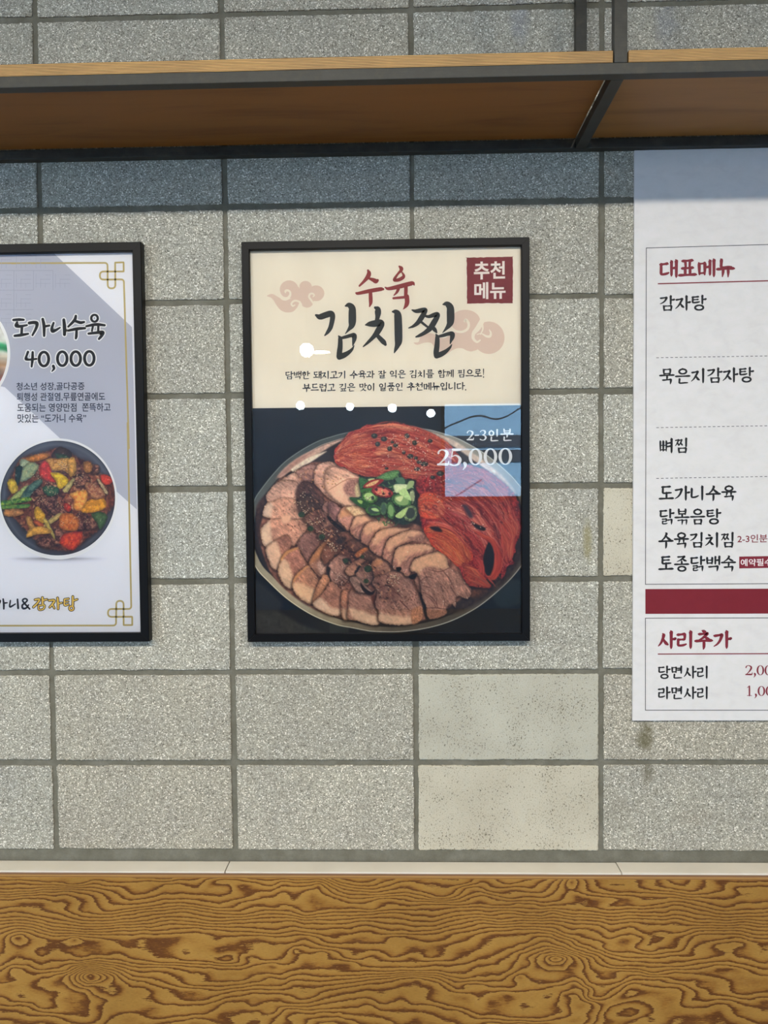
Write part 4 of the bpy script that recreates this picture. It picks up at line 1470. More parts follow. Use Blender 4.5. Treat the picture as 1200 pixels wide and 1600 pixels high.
def slab(cv, pts, lean, fat=None, fatc=(202, 160, 136), ang=0.8, rim=(186, 130, 92), cast=0.55, shade=.28, grain=.13):
    """one slice of boiled pork: fibrous lean, pale fat, browned rim, its own shadow on the slice below"""
    if cast:
        cv.cast(pts, amt=cast)
    P, s = cv.area(pts, 5, 4)
    if cv.X[s].size == 0:
        return
    d = cv.sd(P, s) + .7 * cv.noise(s, 3.5) + .5 * cv.noise(s, 1.6)
    m = np.clip(d / .9 + .5, 0, 1)
    g1, g2, g3 = cv.noise(s, 9, 2.6, 3, ang), cv.noise(s, 2.4, 1.5, 3, ang), cv.noise(s, 22, 22, 2)
    col = np.array(lean, float) * (1 + grain * g1 + grain * .9 * g2 + .10 * g3)[..., None]
    dark = np.clip((g2 - .75) * 1.4, 0, 1)[..., None]
    col = col * (1 - .38 * dark)
    if fat is not None:
        Pf = smooth_line(fat, 4, True)
        df = cv.sd(Pf, s) + 1.2 * cv.noise(s, 5)
        mf = np.clip(df / 5.0 + .5, 0, 1)[..., None]
        fc = (np.array(fatc, float) * .8 + np.array(lean, float) * .2) * (1 + .05 * cv.noise(s, 12) + .035 * cv.noise(s, 2.5) + .03 * g1)[..., None]
        col = col * (1 - mf) + fc * mf
    r = np.clip(1 - np.abs(d - .9) / 1.3, 0, 1) * np.clip(.55 + .7 * cv.noise(s, 7), 0, 1)
    col = col * (1 - .55 * r[..., None]) + np.array(rim, float) * .55 * r[..., None]
    col = col * (1 - shade * np.clip(1 - d / 5, 0, 1) ** 2)[..., None]
    hl = np.clip(cv.noise(s, 3.0, 1.8, 2, ang) - .9, 0, 1)[..., None] * .55
    col = col + (np.array([246, 222, 204.0]) - col) * hl
    cv.blend(s, m, col)


def strands(cv, top, bot, n, pal, w=(1.2, 3.0), span=(.25, .8), seed=1, wig=1.2, s0=0.0, s1=1.0, alpha=.9, tr=(0, 1)):
    """leaf fibres of kimchi running between two guide lines"""
    rs = np.random.default_rng(seed)
    T, B = smooth_line(np.array(top, float), 10), smooth_line(np.array(bot, float), 10)

    def on(L, q):
        q = np.clip(q, 0, 1) * (len(L) - 1)
        i = np.minimum(q.astype(int), len(L) - 2)
        f = (q - i)[:, None]
        return L[i] * (1 - f) + L[i + 1] * f
    pal = np.array(pal, float)
    broad = int(n * .13)
    for num in range(n):
        wide = num < broad
        t = rs.uniform(*tr)
        L = rs.uniform(*span) * (s1 - s0)
        a = rs.uniform(s0, max(s0, s1 - L * .6))
        q = np.linspace(a, min(s1, a + L), 6)
        dt = np.cumsum(rs.normal(0, .018, 6))
        tt = np.clip(t + dt, -.02, 1.02)[:, None]
        p = on(T, q) * (1 - tt) + on(B, q) * tt + rs.normal(0, wig * .25, (6, 2))
        ww = rs.uniform(*w) * (rs.uniform(1.2, 1.9) if wide else rs.uniform(.6, 1.0)) * np.array([.3, .8, 1, 1, .8, .3])
        c = pal[rs.integers(len(pal))] * rs.uniform(.86, 1.1)
        c2 = pal[rs.integers(len(pal))] * rs.uniform(.86, 1.1)
        pts = [(x, y, k) for (x, y), k in zip(p, ww)]
        al = alpha * (.85 if wide else .62)
        cv.stroke([(x + .4, y + .8, k) for x, y, k in pts], (96, 24, 22), 2, al * (.6 if wide else .4), .8)
        cv.stroke(pts, np.clip(c, 0, 255), 2, al, 1.1 if wide else .55, rgb2=np.clip(c2, 0, 255))


def paint_platter():
    cv = Canvas(388, 628, 824, 1000, 2.2, (22, 22, 25))
    full = (slice(0, cv.h), slice(0, cv.w))
    n = cv.noise(full, 60, 60, 3)
    cv.a *= (1 + .22 * n)[..., None]
    cv.fill([(388, 955), (420, 948), (470, 975), (512, 990), (505, 1002), (388, 1002)], (58, 55, 52), 3, 3, .1, 10)
    cv.fill([(515, 974), (545, 980), (545, 1002), (515, 1002)], (46, 48, 46), 0, 1)
    cv.fill([(388, 900), (400, 905), (440, 940), (430, 956), (388, 950)], (46, 44, 42), 3, 4)
    cv.fill([(770, 915), (812, 905), (824, 935), (800, 948), (775, 945)], (40, 46, 48), 3, 3)
    # steel platter
    outer = [(397, 781), (409, 762), (427.5, 739), (446, 720), (471, 702.5), (496, 689), (515, 682.5), (539, 676), (600, 664), (640, 665), (660, 669), (680, 673), (713, 683.5), (735, 694.5), (756, 707), (777, 723), (793, 737), (808, 753),
             (822, 775), (834, 830), (826, 866), (814, 886), (797.5, 906), (775, 927), (752, 945.5), (730, 959), (706, 970.5), (680, 979), (650, 985), (617, 988), (583, 987.2), (570, 985.5), (550, 981.5), (525, 976.5), (487.5, 961.5), (450, 937.5), (420, 910), (399, 886), (386, 848), (388, 812)]
    O = np.array(outer, float)
    ctr = np.array([612, 828.0])
    lerp = lambda stops, A: np.stack([np.interp(A, [q[0] for q in stops], [q[1][c] for q in stops]) for c in range(3)], -1)
    rimc = [(0, (104, 92, 80)), (30, (112, 98, 84)), (60, (108, 96, 84)), (90, (116, 102, 88)), (110, (156, 138, 116)), (130, (196, 178, 152)), (150, (206, 188, 162)), (168, (196, 182, 160)), (180, (150, 148, 142)), (195, (104, 108, 106)), (225, (86, 92, 92)), (260, (92, 98, 100)), (300, (150, 148, 144)), (330, (176, 170, 164)), (360, (104, 92, 80))]
    edge = [(0, (190, 180, 170)), (60, (214, 208, 198)), (90, (200, 190, 178)), (130, (236, 226, 206)), (165, (224, 216, 200)), (190, (130, 136, 136)), (260, (120, 128, 132)), (320, (190, 196, 200)), (360, (190, 180, 170))]
    thick = [(0, 12), (60, 10), (90, 8.5), (130, 11), (160, 11), (180, 9), (200, 11), (240, 8), (270, 7), (320, 12), (360, 12)]
    ang_ = np.degrees(np.arctan2(cv.Y - ctr[1], cv.X - ctr[0])) % 360
    ds = cv.sd(smooth_line(O, 6, True), full)
    tk = np.interp(ang_, [q[0] for q in thick], [q[1] for q in thick])
    cv.blend(full, np.clip(ds / .9 + .5, 0, 1), lerp(rimc, ang_) * .82 * (1 + .05 * cv.noise(full, 14, 14, 2))[..., None])
    cv.blend(full, np.clip(1 - np.abs(ds - .9) / 1.0, 0, 1), lerp(edge, ang_))
    cv.blend(full, np.clip((ds - tk) / 1.6 + .5, 0, 1), np.array([46, 35, 33.0]) * (1 + .12 * cv.noise(full, 14))[..., None])
    lo = np.clip((20 - np.abs(ang_ - 110)) / 20 + 3.5, 0, 1)
    cv.blend(full, np.clip(1 - np.abs(ds - tk - 1.5) / 2.2, 0, 1) * lo * .8, np.array([24, 18, 16.0]))
    hi = np.clip((58 - np.abs(ang_ - 262)) / 10, 0, 1)
    cv.blend(full, np.clip(1 - np.abs(ds - tk) / .9, 0, 1) * hi * .8, np.array([206, 184, 176.0]))
    # mirrored wall of the platter
    cv.fill(R1((350, 830), (480, 690), (640, 580), (800, 500), (960, 430), (1120, 380), (1180, 372), (1050, 440), (900, 530), (760, 620), (620, 700), (480, 790), (400, 850)), (188, 150, 138), 4, 1.2, .1, 8)
    cv.fill(R1((520, 740), (640, 660), (760, 590), (960, 520), (880, 580), (760, 660), (640, 720), (560, 780)), (214, 196, 184), 4, 1.2, .08, 8)
    cv.fill(R1((330, 860), (450, 730), (600, 610), (800, 520), (700, 600), (560, 700), (450, 800)), (158, 112, 104), 4, 2.0, .1, 8, alpha=.7)
    cv.fill(R3((0, 240), (200, 290), (420, 390), (640, 540), (820, 680), (960, 800), (1100, 980), (1020, 960), (860, 800), (660, 640), (420, 470), (200, 350), (0, 290)), (196, 176, 170), 4, 1.5, .1, 10)
    cv.fill(R6((400, 1190), (560, 1000), (760, 940), (900, 880), (1040, 700), (1120, 520), (1150, 640), (1000, 860), (800, 1020), (560, 1160)), (58, 42, 36), 4, 3, .2, 12)
    cv.fill(R6((640, 950), (740, 940), (800, 960), (700, 1010), (630, 1010)), (104, 62, 44), 4, 4, .2, 8)
    cv.fill(R4((80, 200), (160, 60), (230, 20), (200, 140), (150, 300), (140, 480), (200, 700), (330, 960), (280, 960), (150, 720), (90, 480)), (66, 44, 40), 4, 2, .2, 10)
    # ---- meat, back to front
    base = [(421, 775), (437, 748), (455, 742), (478, 728), (492, 722), (520, 724), (545, 735), (560, 746), (570, 790), (640, 815), (690, 840), (720, 880), (733, 905), (730, 925), (700, 950), (650, 972), (590, 972), (540, 967), (505, 958), (475, 943), (448, 923), (425, 898), (412, 868), (405, 838), (409, 813)]
    cv.fill(base, (150, 100, 84), 4, 1.5, .2, 10, rgb2=(120, 76, 64))
    P1, P2 = (206, 158, 144), (192, 142, 130)
    slab(cv, R1((560, 790), (620, 740), (730, 690), (850, 700), (880, 800), (800, 900), (700, 900), (620, 880)), (186, 138, 132), ang=.4)
    slab(cv, R1((830, 720), (920, 660), (1040, 655), (1150, 720), (1280, 760), (1400, 860), (1440, 960), (1420, 1120), (1330, 1250), (1150, 1200), (980, 1100), (880, 1000), (800, 900)), P1, ang=.3)
    slab(cv, R2((0, 740), (120, 700), (260, 740), (360, 800), (410, 850), (420, 930), (430, 1100), (380, 1190), (240, 1200), (80, 1100), (-20, 960)), (212, 164, 146), R2((0, 900), (200, 900), (300, 1000), (380, 1180), (200, 1200), (60, 1090)), (216, 172, 150), ang=.5, cast=.35)
    cv.fill(R2((210, 960), (290, 880), (390, 860), (420, 900), (410, 1010), (370, 1090), (280, 1080), (220, 1030)), (158, 112, 104), 4, 2.2, .18, 4, rough=1)
    cv.fill(R2((360, 960), (430, 900), (450, 1010), (430, 1110), (370, 1090)), (196, 176, 140), 4, 1.5, .1, 4)
    cv.stroke(R2((0, 750, 8), (100, 715, 10), (210, 745, 7), (260, 780, 3)), (128, 82, 78), alpha=.8)
    cv.stroke(R2((20, 1010, 6), (120, 950, 9), (200, 900, 9), (300, 862, 8), (400, 862, 4)), (150, 96, 74), alpha=.8)
    cv.specks(497, 750, 14, 14, 16, (206, 150, 92), .7)
    cv.specks(520, 752, 14, 10, 10, (214, 160, 96), .6)
    slab(cv, R1((370, 990), (400, 880), (520, 800), (580, 800), (660, 900), (700, 950), (560, 980), (440, 1040), (330, 1130)), (204, 160, 148), ang=.5)
    slab(cv, R4((200, 60), (270, -60), (380, -150), (560, -150), (640, -60), (600, 60), (500, 140), (400, 200), (280, 160)), (204, 158, 144), ang=.5)
    slab(cv, R4((165, 290), (170, 210), (215, 130), (300, 100), (420, 60), (560, 80), (640, 180), (680, 300), (600, 420), (440, 420), (300, 380), (250, 320)), (196, 146, 128), R4((160, 290), (170, 210), (215, 130), (280, 120), (285, 210), (255, 320)), (206, 180, 166))
    slab(cv, R4((135, 460), (190, 390), (250, 330), (380, 320), (560, 330), (690, 330), (720, 430), (660, 540), (560, 660), (430, 640), (290, 660), (200, 680), (145, 580)), (190, 138, 120), R4((130, 460), (190, 390), (245, 335), (262, 430), (275, 560), (280, 650), (200, 690), (140, 580)), (208, 182, 164))
    cv.specks(455, 800, 20, 26, 40, (176, 122, 104), .7, alpha=.5)
    cv.specks(470, 830, 18, 16, 30, (146, 100, 88), .6, alpha=.5)
    cv.fill(R4((400, 300), (510, 280), (500, 360), (420, 380)), (212, 168, 146), 3, 2)
    slab(cv, R4((205, 690), (330, 590), (470, 520), (530, 620), (515, 680), (420, 790), (400, 880), (330, 975), (250, 880)), (168, 114, 98), R4((200, 690), (330, 600), (365, 700), (400, 800), (390, 880), (330, 980), (240, 880)), (212, 178, 156))
    slab(cv, R4((590, 640), (700, 500), (850, 510), (880, 620), (800, 740), (730, 860), (650, 740)), (136, 94, 86), rim=(206, 140, 84))
    slab(cv, R4((350, 970), (400, 810), (470, 730), (600, 680), (640, 760), (720, 890), (690, 960), (600, 1010), (560, 1080), (545, 1190), (470, 1190), (390, 1090)), (160, 108, 94), R4((345, 970), (400, 840), (480, 860), (520, 980), (550, 1190), (470, 1190), (390, 1090)), (214, 182, 156), rim=(214, 152, 88))
    cv.stroke(R4((400, 830, 30), (470, 745, 40), (600, 690, 24)), (206, 146, 84), alpha=.65, soft=1.2)
    # dark glazed ridge
    slab(cv, R1((600, 980), (680, 895), (770, 930), (830, 1040), (930, 1120), (960, 1180), (880, 1240), (760, 1190), (640, 1190), (600, 1120)), (104, 72, 66), rim=(176, 108, 84))
    slab(cv, R4((600, 130), (640, 60), (760, 10), (860, 100), (930, 190), (840, 170), (720, 190), (640, 250)), (84, 62, 56), rim=(190, 120, 88))
    slab(cv, R4((640, 260), (720, 160), (780, 90), (880, 160), (930, 220), (860, 230), (760, 280)), (96, 70, 62), rim=(200, 132, 96))
    slab(cv, R4((910, 190), (970, 110), (1120, 190), (1140, 250), (1080, 350), (1000, 300), (940, 250)), (160, 114, 108), rim=(206, 150, 130))
    slab(cv, R4((680, 300), (860, 205), (960, 260), (1150, 470), (1080, 500), (960, 440), (880, 520), (780, 430), (700, 370)), (150, 106, 94), rim=(196, 140, 104))
    slab(cv, R4((850, 540), (950, 440), (1070, 410), (1190, 480), (1080, 540), (960, 610)), (128, 86, 72), rim=(196, 130, 90))
    slab(cv, R4((740, 870), (820, 730), (1000, 560), (1190, 480), (1230, 620), (1100, 720), (960, 800), (925, 1030), (880, 1050), (790, 960)), (150, 104, 88), R4((800, 760), (1000, 560), (1190, 480), (1100, 600), (940, 720), (860, 820), (760, 880)), (190, 124, 76), rim=(210, 146, 92))
    cv.fill(R4((980, 640), (1080, 560), (1180, 560), (1150, 640), (1040, 680)), (96, 66, 52), 4, 2, .2, 4)
    cv.fill(R4((840, 900), (920, 860), (960, 960), (900, 1020)), (186, 144, 130), 4, 2, .2, 3, rough=1)
    slab(cv, R5((-60, 760), (40, 600), (160, 490), (290, 490), (345, 580), (240, 650), (160, 750), (60, 820), (-20, 900)), (124, 80, 64), rim=(206, 130, 84))
    cv.fill(R5((120, 600), (180, 550), (240, 560), (220, 620), (150, 640)), (74, 54, 44), 4, 1.5, .25, 3)
    slab(cv, R5((220, 660), (330, 580), (430, 600), (475, 670), (390, 740), (300, 720)), (118, 78, 64), rim=(204, 128, 84))
    slab(cv, R5((40, 880), (180, 770), (310, 870), (235, 980), (280, 1060), (220, 1140), (90, 1130), (10, 1010)), (166, 120, 108), rim=(196, 130, 96))
    cv.fill(R5((200, 830), (290, 820), (310, 880), (240, 900)), (58, 44, 38), 4, 1.5, .3, 3)
    cv.specks(535, 905, 16, 16, 40, (206, 170, 160), .7)
    cv.specks(537, 912, 14, 16, 30, (84, 54, 48), .8, alpha=.6)
    slab(cv, R5((350, 770), (480, 675), (590, 760), (625, 830), (530, 860), (440, 810), (380, 820)), (116, 80, 66), rim=(216, 128, 78))
    cv.fill(R5((355, 770), (480, 680), (520, 710), (430, 770), (390, 810)), (206, 124, 72), 4, 1.5, .15, 4)
    slab(cv, R5((230, 970), (340, 860), (440, 815), (480, 860), (400, 930), (370, 1000), (300, 1045)), (178, 128, 106), rim=(208, 146, 96))
    slab(cv, R5((370, 1010), (450, 885), (560, 950), (590, 1080), (500, 1160), (420, 1130)), (160, 116, 102), rim=(190, 140, 118))
    slab(cv, R5((555, 910), (600, 835), (670, 815), (775, 880), (805, 990), (720, 1090), (620, 1100), (585, 1000)), (174, 124, 104), R5((560, 910), (600, 840), (680, 820), (710, 860), (620, 930), (590, 980)), (208, 142, 98))
    cv.fill(R5((350, 1000), (400, 920), (450, 890), (410, 950), (380, 1000)), (34, 24, 20), 3, .8)
    cv.fill(R5((0, 930), (50, 940), (40, 1030), (70, 1130), (20, 1060)), (40, 30, 28), 3, 1.2)
    # front row of belly slices
    slab(cv, R7((445, 280), (480, 200), (600, 90), (650, 140), (725, 240), (700, 330), (672, 470), (630, 492), (520, 430), (460, 350)), (178, 124, 100), R7((440, 280), (520, 270), (600, 310), (700, 350), (672, 475), (630, 495), (520, 430), (455, 350)), (216, 178, 146), rim=(214, 146, 92))
    cv.stroke(R7((460, 250, 20), (500, 190, 30), (600, 100, 16)), (212, 146, 90), alpha=.6, soft=1.2)
    slab(cv, R7((650, 490), (690, 330), (775, 180), (835, 250), (770, 370), (720, 430)), (178, 122, 92), rim=(208, 146, 98))
    slab(cv, R7((655, 492), (760, 380), (850, 255), (965, 370), (975, 540), (955, 605), (860, 612), (760, 572)), (164, 112, 94), R7((650, 492), (740, 430), (850, 530), (975, 552), (955, 608), (860, 614), (760, 574)), (218, 186, 164), rim=(206, 144, 100))
    slab(cv, R7((960, 370), (1055, 355), (1070, 480), (1055, 570), (1045, 655), (962, 632)), (164, 108, 84), R7((960, 540), (1055, 560), (1045, 655), (962, 632)), (206, 166, 140), rim=(196, 128, 80))
    slab(cv, R8((-40, 640), (-35, 520), (-20, 380), (50, 385), (180, 430), (205, 520), (245, 580), (258, 690), (180, 702), (60, 664)), (170, 120, 104), R8((-35, 540), (60, 560), (140, 590), (245, 625), (258, 692), (180, 704), (40, 660)), (214, 178, 152), rim=(204, 142, 96))
    slab(cv, R8((-20, 260), (60, 250), (130, 330), (200, 400), (120, 400), (40, 380)), (166, 124, 110), rim=(206, 176, 160))
    cv.fill(R8((80, 300), (120, 350), (180, 390), (215, 370), (200, 410), (140, 410), (90, 360)), (34, 22, 20), 3, .8)
    cv.fill(R8((180, 440), (230, 420), (245, 490), (215, 520)), (104, 54, 42), 3, 1.5)
    slab(cv, R8((190, 310), (230, 240), (330, 215), (400, 190), (470, 215), (545, 265), (605, 380), (645, 480), (668, 560), (645, 650), (560, 692), (440, 702), (262, 672), (245, 570), (215, 500), (235, 380)), (166, 118, 104), R8((242, 585), (330, 605), (470, 622), (560, 628), (556, 692), (440, 704), (260, 674)), (214, 176, 150), rim=(188, 132, 104), grain=.16)
    cv.stroke(R8((240, 360, 10), (330, 330, 12), (400, 390, 10), (470, 440, 8)), (120, 76, 66), alpha=.7)
    cv.stroke(R8((450, 470, 10), (500, 520, 12), (540, 560, 6)), (88, 52, 46), alpha=.8)
    cv.stroke(R8((340, 230, 8), (330, 290, 10), (400, 370, 10)), (104, 66, 58), alpha=.7)
    cv.specks(640, 935, 30, 10, 40, (150, 100, 86), .7, alpha=.5)
    cv.specks(625, 950, 24, 6, 20, (226, 176, 160), .6, alpha=.7)
    cv.fill(R8((560, 560), (650, 520), (666, 600), (640, 660), (565, 690)), (176, 118, 90), 4, 1.4, .2, 4)
    cv.fill(R8((630, 400), (660, 380), (710, 540), (740, 640), (690, 640), (660, 520)), (26, 18, 16), 3, 1.2)
    # middle row up to the garnish
    cv.fill(R5((0, 280), (120, 370), (240, 470), (180, 480), (60, 380)), (26, 18, 18), 3, 1)
    slab(cv, R5((20, 180), (50, 110), (180, 190), (160, 290), (110, 360), (40, 280)), (152, 106, 104), rim=(206, 150, 130))
    slab(cv, R5((140, 330), (190, 200), (290, 175), (375, 290), (335, 400), (270, 475), (225, 420)), (190, 134, 120), R5((185, 220), (290, 170), (350, 270), (250, 290), (170, 320)), (210, 150, 106), rim=(214, 152, 104))
    slab(cv, R5((240, 190), (330, 160), (480, 190), (500, 260), (380, 295), (300, 250)), (216, 176, 140), rim=(222, 170, 120), cast=.3)
    row = [([(295, 470), (350, 310), (440, 280), (550, 285), (640, 335), (610, 355), (500, 380), (470, 440), (425, 585), (345, 545)], [(350, 310), (440, 280), (550, 285), (640, 335), (560, 350), (460, 380), (380, 400), (320, 440)]),
           ([(425, 585), (480, 405), (570, 355), (690, 350), (780, 390), (830, 435), (640, 480), (595, 545), (535, 665)], [(470, 430), (570, 355), (690, 350), (800, 400), (760, 420), (620, 460), (540, 520), (480, 520)]),
           ([(535, 680), (595, 545), (685, 460), (860, 430), (1050, 445), (900, 510), (765, 580), (705, 785), (630, 775)], [(590, 550), (685, 460), (860, 430), (1050, 445), (880, 500), (720, 560), (640, 640), (580, 640)]),
           ([(705, 800), (750, 620), (820, 550), (960, 490), (1100, 460), (1210, 490), (1220, 560), (1030, 620), (860, 700), (825, 905), (770, 855)], [(745, 640), (820, 550), (960, 490), (1100, 460), (1180, 500), (1000, 590), (860, 660), (790, 740)]),
           ([(830, 935), (860, 720), (950, 660), (1100, 640), (1250, 640), (1340, 690), (1300, 760), (1180, 790), (1085, 830), (1055, 1010), (1000, 1045), (940, 985)], [(850, 800), (860, 720), (950, 660), (1100, 640), (1250, 640), (1340, 690), (1240, 730), (1080, 760), (970, 840), (910, 900)])]
    for P, Fp in row:
        slab(cv, R5(*P), (168, 116, 102), R5(*Fp), (218, 168, 136), ang=2.2, rim=(214, 152, 104), cast=.6)
    cv.fill(R5((840, 350), (920, 325), (1000, 360), (990, 410), (900, 400)), (116, 84, 88), 4, 1.5, .2, 4)
    cv.fill(R5((1020, 545), (1120, 560), (1210, 530), (1200, 610), (1080, 600)), (150, 106, 94), 4, 1.5, .2, 4)
    cv.fill(R5((870, 935), (930, 930), (935, 965), (890, 985)), (18, 14, 14), 3, .7)
    cv.fill(R5((1030, 1050), (1100, 1010), (1140, 1030), (1080, 1085)), (18, 14, 14), 3, .7)
    # big front slice
    slab(cv, R8((590, 280), (640, 200), (700, 210), (690, 420), (640, 400)), (146, 100, 86), rim=(186, 130, 100))
    slab(cv, R8((545, 180), (580, 90), (720, 30), (862, 12), (915, 160), (1000, 208), (1062, 300), (1118, 372), (1090, 452), (985, 432), (972, 535), (930, 500), (880, 555), (870, 605), (728, 642), (700, 540), (655, 430), (635, 280), (610, 215)), (160, 114, 100), R8((550, 180), (580, 90), (720, 30), (862, 12), (912, 150), (830, 170), (720, 150), (660, 170), (620, 230)), (218, 170, 136), ang=1.0, grain=.17, rim=(178, 126, 100))
    for L in ([(640, 290, 5), (700, 250, 6), (780, 270, 5), (880, 360, 4)], [(660, 330, 5), (720, 345, 9), (735, 350, 4)], [(660, 390, 6), (740, 430, 7), (790, 500, 5)], [(720, 180, 6), (820, 200, 8), (910, 165, 6)], [(790, 450, 5), (800, 530, 8), (830, 548, 5)],
              [(910, 320, 5), (960, 400, 7), (985, 435, 5)], [(700, 540, 8), (790, 540, 9), (880, 550, 6)], [(830, 170, 5), (900, 250, 6), (960, 360, 5)], [(700, 430, 4), (760, 480, 6), (790, 540, 4)], [(850, 420, 4), (870, 480, 6), (860, 540, 3)]):
        cv.stroke(R8(*L), (92, 56, 48), alpha=.75)
    rs = np.random.default_rng(3)
    for _ in range(70):
        x, y = rs.uniform(660, 900), rs.uniform(210, 520)
        a = .9 + rs.normal() * .25
        l = rs.uniform(12, 40)
        cv.stroke(R8((x, y, 2), (x + l * .5 * math.cos(a), y + l * .5 * math.sin(a), 4), (x + l * math.cos(a), y + l * math.sin(a), 2)), (206, 160, 142) if rs.random() < .5 else (120, 78, 68), alpha=.55)
    cv.fill(R8((700, 545), (760, 560), (880, 560), (870, 605), (728, 642)), (152, 102, 82), 3, 1.2, .2, 4)
    ridge = np.array([(478, 752), (492, 790), (505, 825), (530, 850), (560, 875), (590, 895), (605, 925)], float)
    dr = np.min([np.hypot(cv.X - x, cv.Y - y) for x, y in smooth_line(ridge, 6)], 0)
    f_ = np.clip(1 - dr / 34, 0, 1) ** 1.3 * np.clip(.75 + .35 * cv.noise(full, 12), 0, 1)
    cv.a = cv.a * (1 - .42 * f_[..., None] * np.array([.8, 1.0, 1.08]))
    gl = np.clip(1 - dr / 26, 0, 1) * np.clip(cv.noise(full, 4.5, 2.5, 3, .7) * 1.5 - .75, 0, 1)
    cv.blend(full, np.clip(gl, 0, .7), np.array([206, 140, 100.0]))
    gl = np.clip(1 - dr / 30, 0, 1) * np.clip(cv.noise(full, 5, 2.6, 3, .7) * 1.6 - .7, 0, 1)
    cv.blend(full, np.clip(gl, 0, .75), np.array([46, 28, 24.0]))
    # ---- kimchi
    RED, ORG, LIT, DRK = (176, 68, 52), (208, 112, 68), (230, 164, 124), (140, 44, 42)
    k1 = R2((95, 560), (110, 480), (200, 400), (280, 290), (430, 235), (500, 190), (700, 186), (830, 158), (950, 180), (1150, 235), (1330, 300), (1480, 390), (1600, 500), (1680, 620), (1640, 760), (1400, 800), (1200, 900), (1060, 860), (900, 880), (640, 845), (480, 832), (350, 790), (250, 725), (160, 705), (105, 650))
    cv.cast(k1, 0, 1, 5, .5)
    cv.fill(k1, RED, 4, .6, .2, 6, rough=.8, rgb2=(150, 40, 38))
    strands(cv, R2((105, 560), (200, 400), (330, 280), (560, 200), (830, 165), (1150, 240), (1500, 420), (1660, 600)), R2((110, 650), (220, 715), (350, 785), (560, 840), (760, 850), (1000, 860), (1250, 860), (1560, 800)), 330, [RED, RED, DRK, (196, 70, 52), (204, 84, 60)], (1.0, 2.6), (.10, .35), 21)
    strands(cv, R2((120, 540), (200, 410), (330, 290), (520, 230), (700, 230)), R2((130, 640), (230, 710), (360, 780), (540, 830), (700, 820)), 120, [ORG, ORG, (222, 124, 72), LIT, (208, 84, 52)], (1.0, 3.0), (.15, .45), 22, s1=.8, tr=(.1, .9))
    strands(cv, R2((560, 500), (700, 480), (900, 540), (1100, 680)), R2((560, 560), (700, 580), (880, 620), (1080, 700)), 14, [LIT, (240, 176, 130)], (1.6, 3.6), (.3, .7), 23)
    strands(cv, R2((500, 220), (830, 180), (1100, 250)), R2((520, 250), (830, 235), (1100, 300)), 16, [LIT, (226, 120, 90)], (1.4, 3.0), (.3, .7), 24)
    k2 = [(690, 735), (720, 725), (760, 735), (795, 762), (812, 790), (812, 835), (806, 850), (805, 862), (800, 872), (803, 880), (792, 886), (788, 900), (782, 904), (784, 895), (770, 903), (760, 906), (768, 918), (750, 918), (735, 916), (725, 905), (716, 884), (700, 868), (684, 858), (668, 838), (660, 825), (655, 800), (662, 782), (650, 765), (652, 748), (668, 735)]
    cv.cast(k2, 0, 1, 5, .55)
    cv.fill(k2, (156, 44, 42), 4, .8, .25, 6, rough=1.0, rgb2=(118, 30, 32))
    strands(cv, [(690, 735), (740, 732), (790, 765), (815, 830)], [(655, 790), (690, 815), (740, 870), (775, 915)], 260, [RED, DRK, (190, 60, 50), (206, 88, 66), (170, 50, 56)], (1.0, 2.6), (.15, .4), 25)
    strands(cv, R6((380, 40), (560, 60), (720, 180), (860, 380), (960, 560)), R6((340, 150), (520, 200), (660, 300), (760, 420), (820, 560)), 70, [(196, 86, 82), (206, 104, 92), (184, 66, 66), (216, 130, 116)], (1.2, 3.0), (.2, .5), 26)
    nub = R6((90, 0), (140, -60), (250, -70), (330, 0), (370, 110), (330, 190), (220, 210), (120, 180), (85, 110))
    cv.fill(nub, (196, 74, 46), 4, .8, .2, 5, rough=.8)
    strands(cv, R6((90, 0), (180, -60), (300, -20), (370, 100)), R6((90, 120), (180, 160), (260, 190), (350, 180)), 60, [ORG, (228, 132, 76), LIT, RED], (1.0, 2.4), (.2, .5), 27)
    top = R6((160, 310), (280, 270), (430, 310), (560, 400), (620, 560), (640, 640))
    bot = R6((200, 420), (260, 480), (330, 540), (400, 600), (470, 660), (540, 700))
    cv.fill(R6((150, 300), (280, 255), (430, 290), (580, 390), (650, 540), (650, 640), (560, 640), (530, 705), (480, 690), (380, 590), (250, 500), (200, 420)), (190, 66, 40), 4, .8, .2, 6, rough=.8)
    strands(cv, top, bot, 130, [ORG, (222, 116, 58), (206, 84, 44), RED, (228, 136, 70)], (1.2, 3.0), (.2, .6), 28)
    strands(cv, R6((160, 260), (300, 250), (480, 330), (600, 480)), R6((180, 290), (300, 280), (450, 340), (560, 460)), 24, [(206, 74, 62), (216, 100, 84)], (1.4, 3.0), (.3, .7), 29)
    # folds and pale ribs of the leaves
    for P in (((330, 100, 10), (480, 190, 22), (620, 240, 20), (700, 280, 6)), ((420, 10, 8), (560, 60, 20), (680, 190, 22), (780, 300, 8)), ((600, -40, 8), (720, 60, 20), (830, 220, 24), (900, 380, 10)), ((760, -60, 8), (900, 60, 18), (1000, 200, 18), (1050, 320, 8)),
              ((450, 300, 6), (560, 400, 18), (650, 520, 20), (700, 620, 8)), ((900, 420, 6), (950, 520, 16), (960, 640, 14), (940, 720, 6))):
        cv.stroke(R6(*P), (104, 30, 34), 5, .55, 2.0)
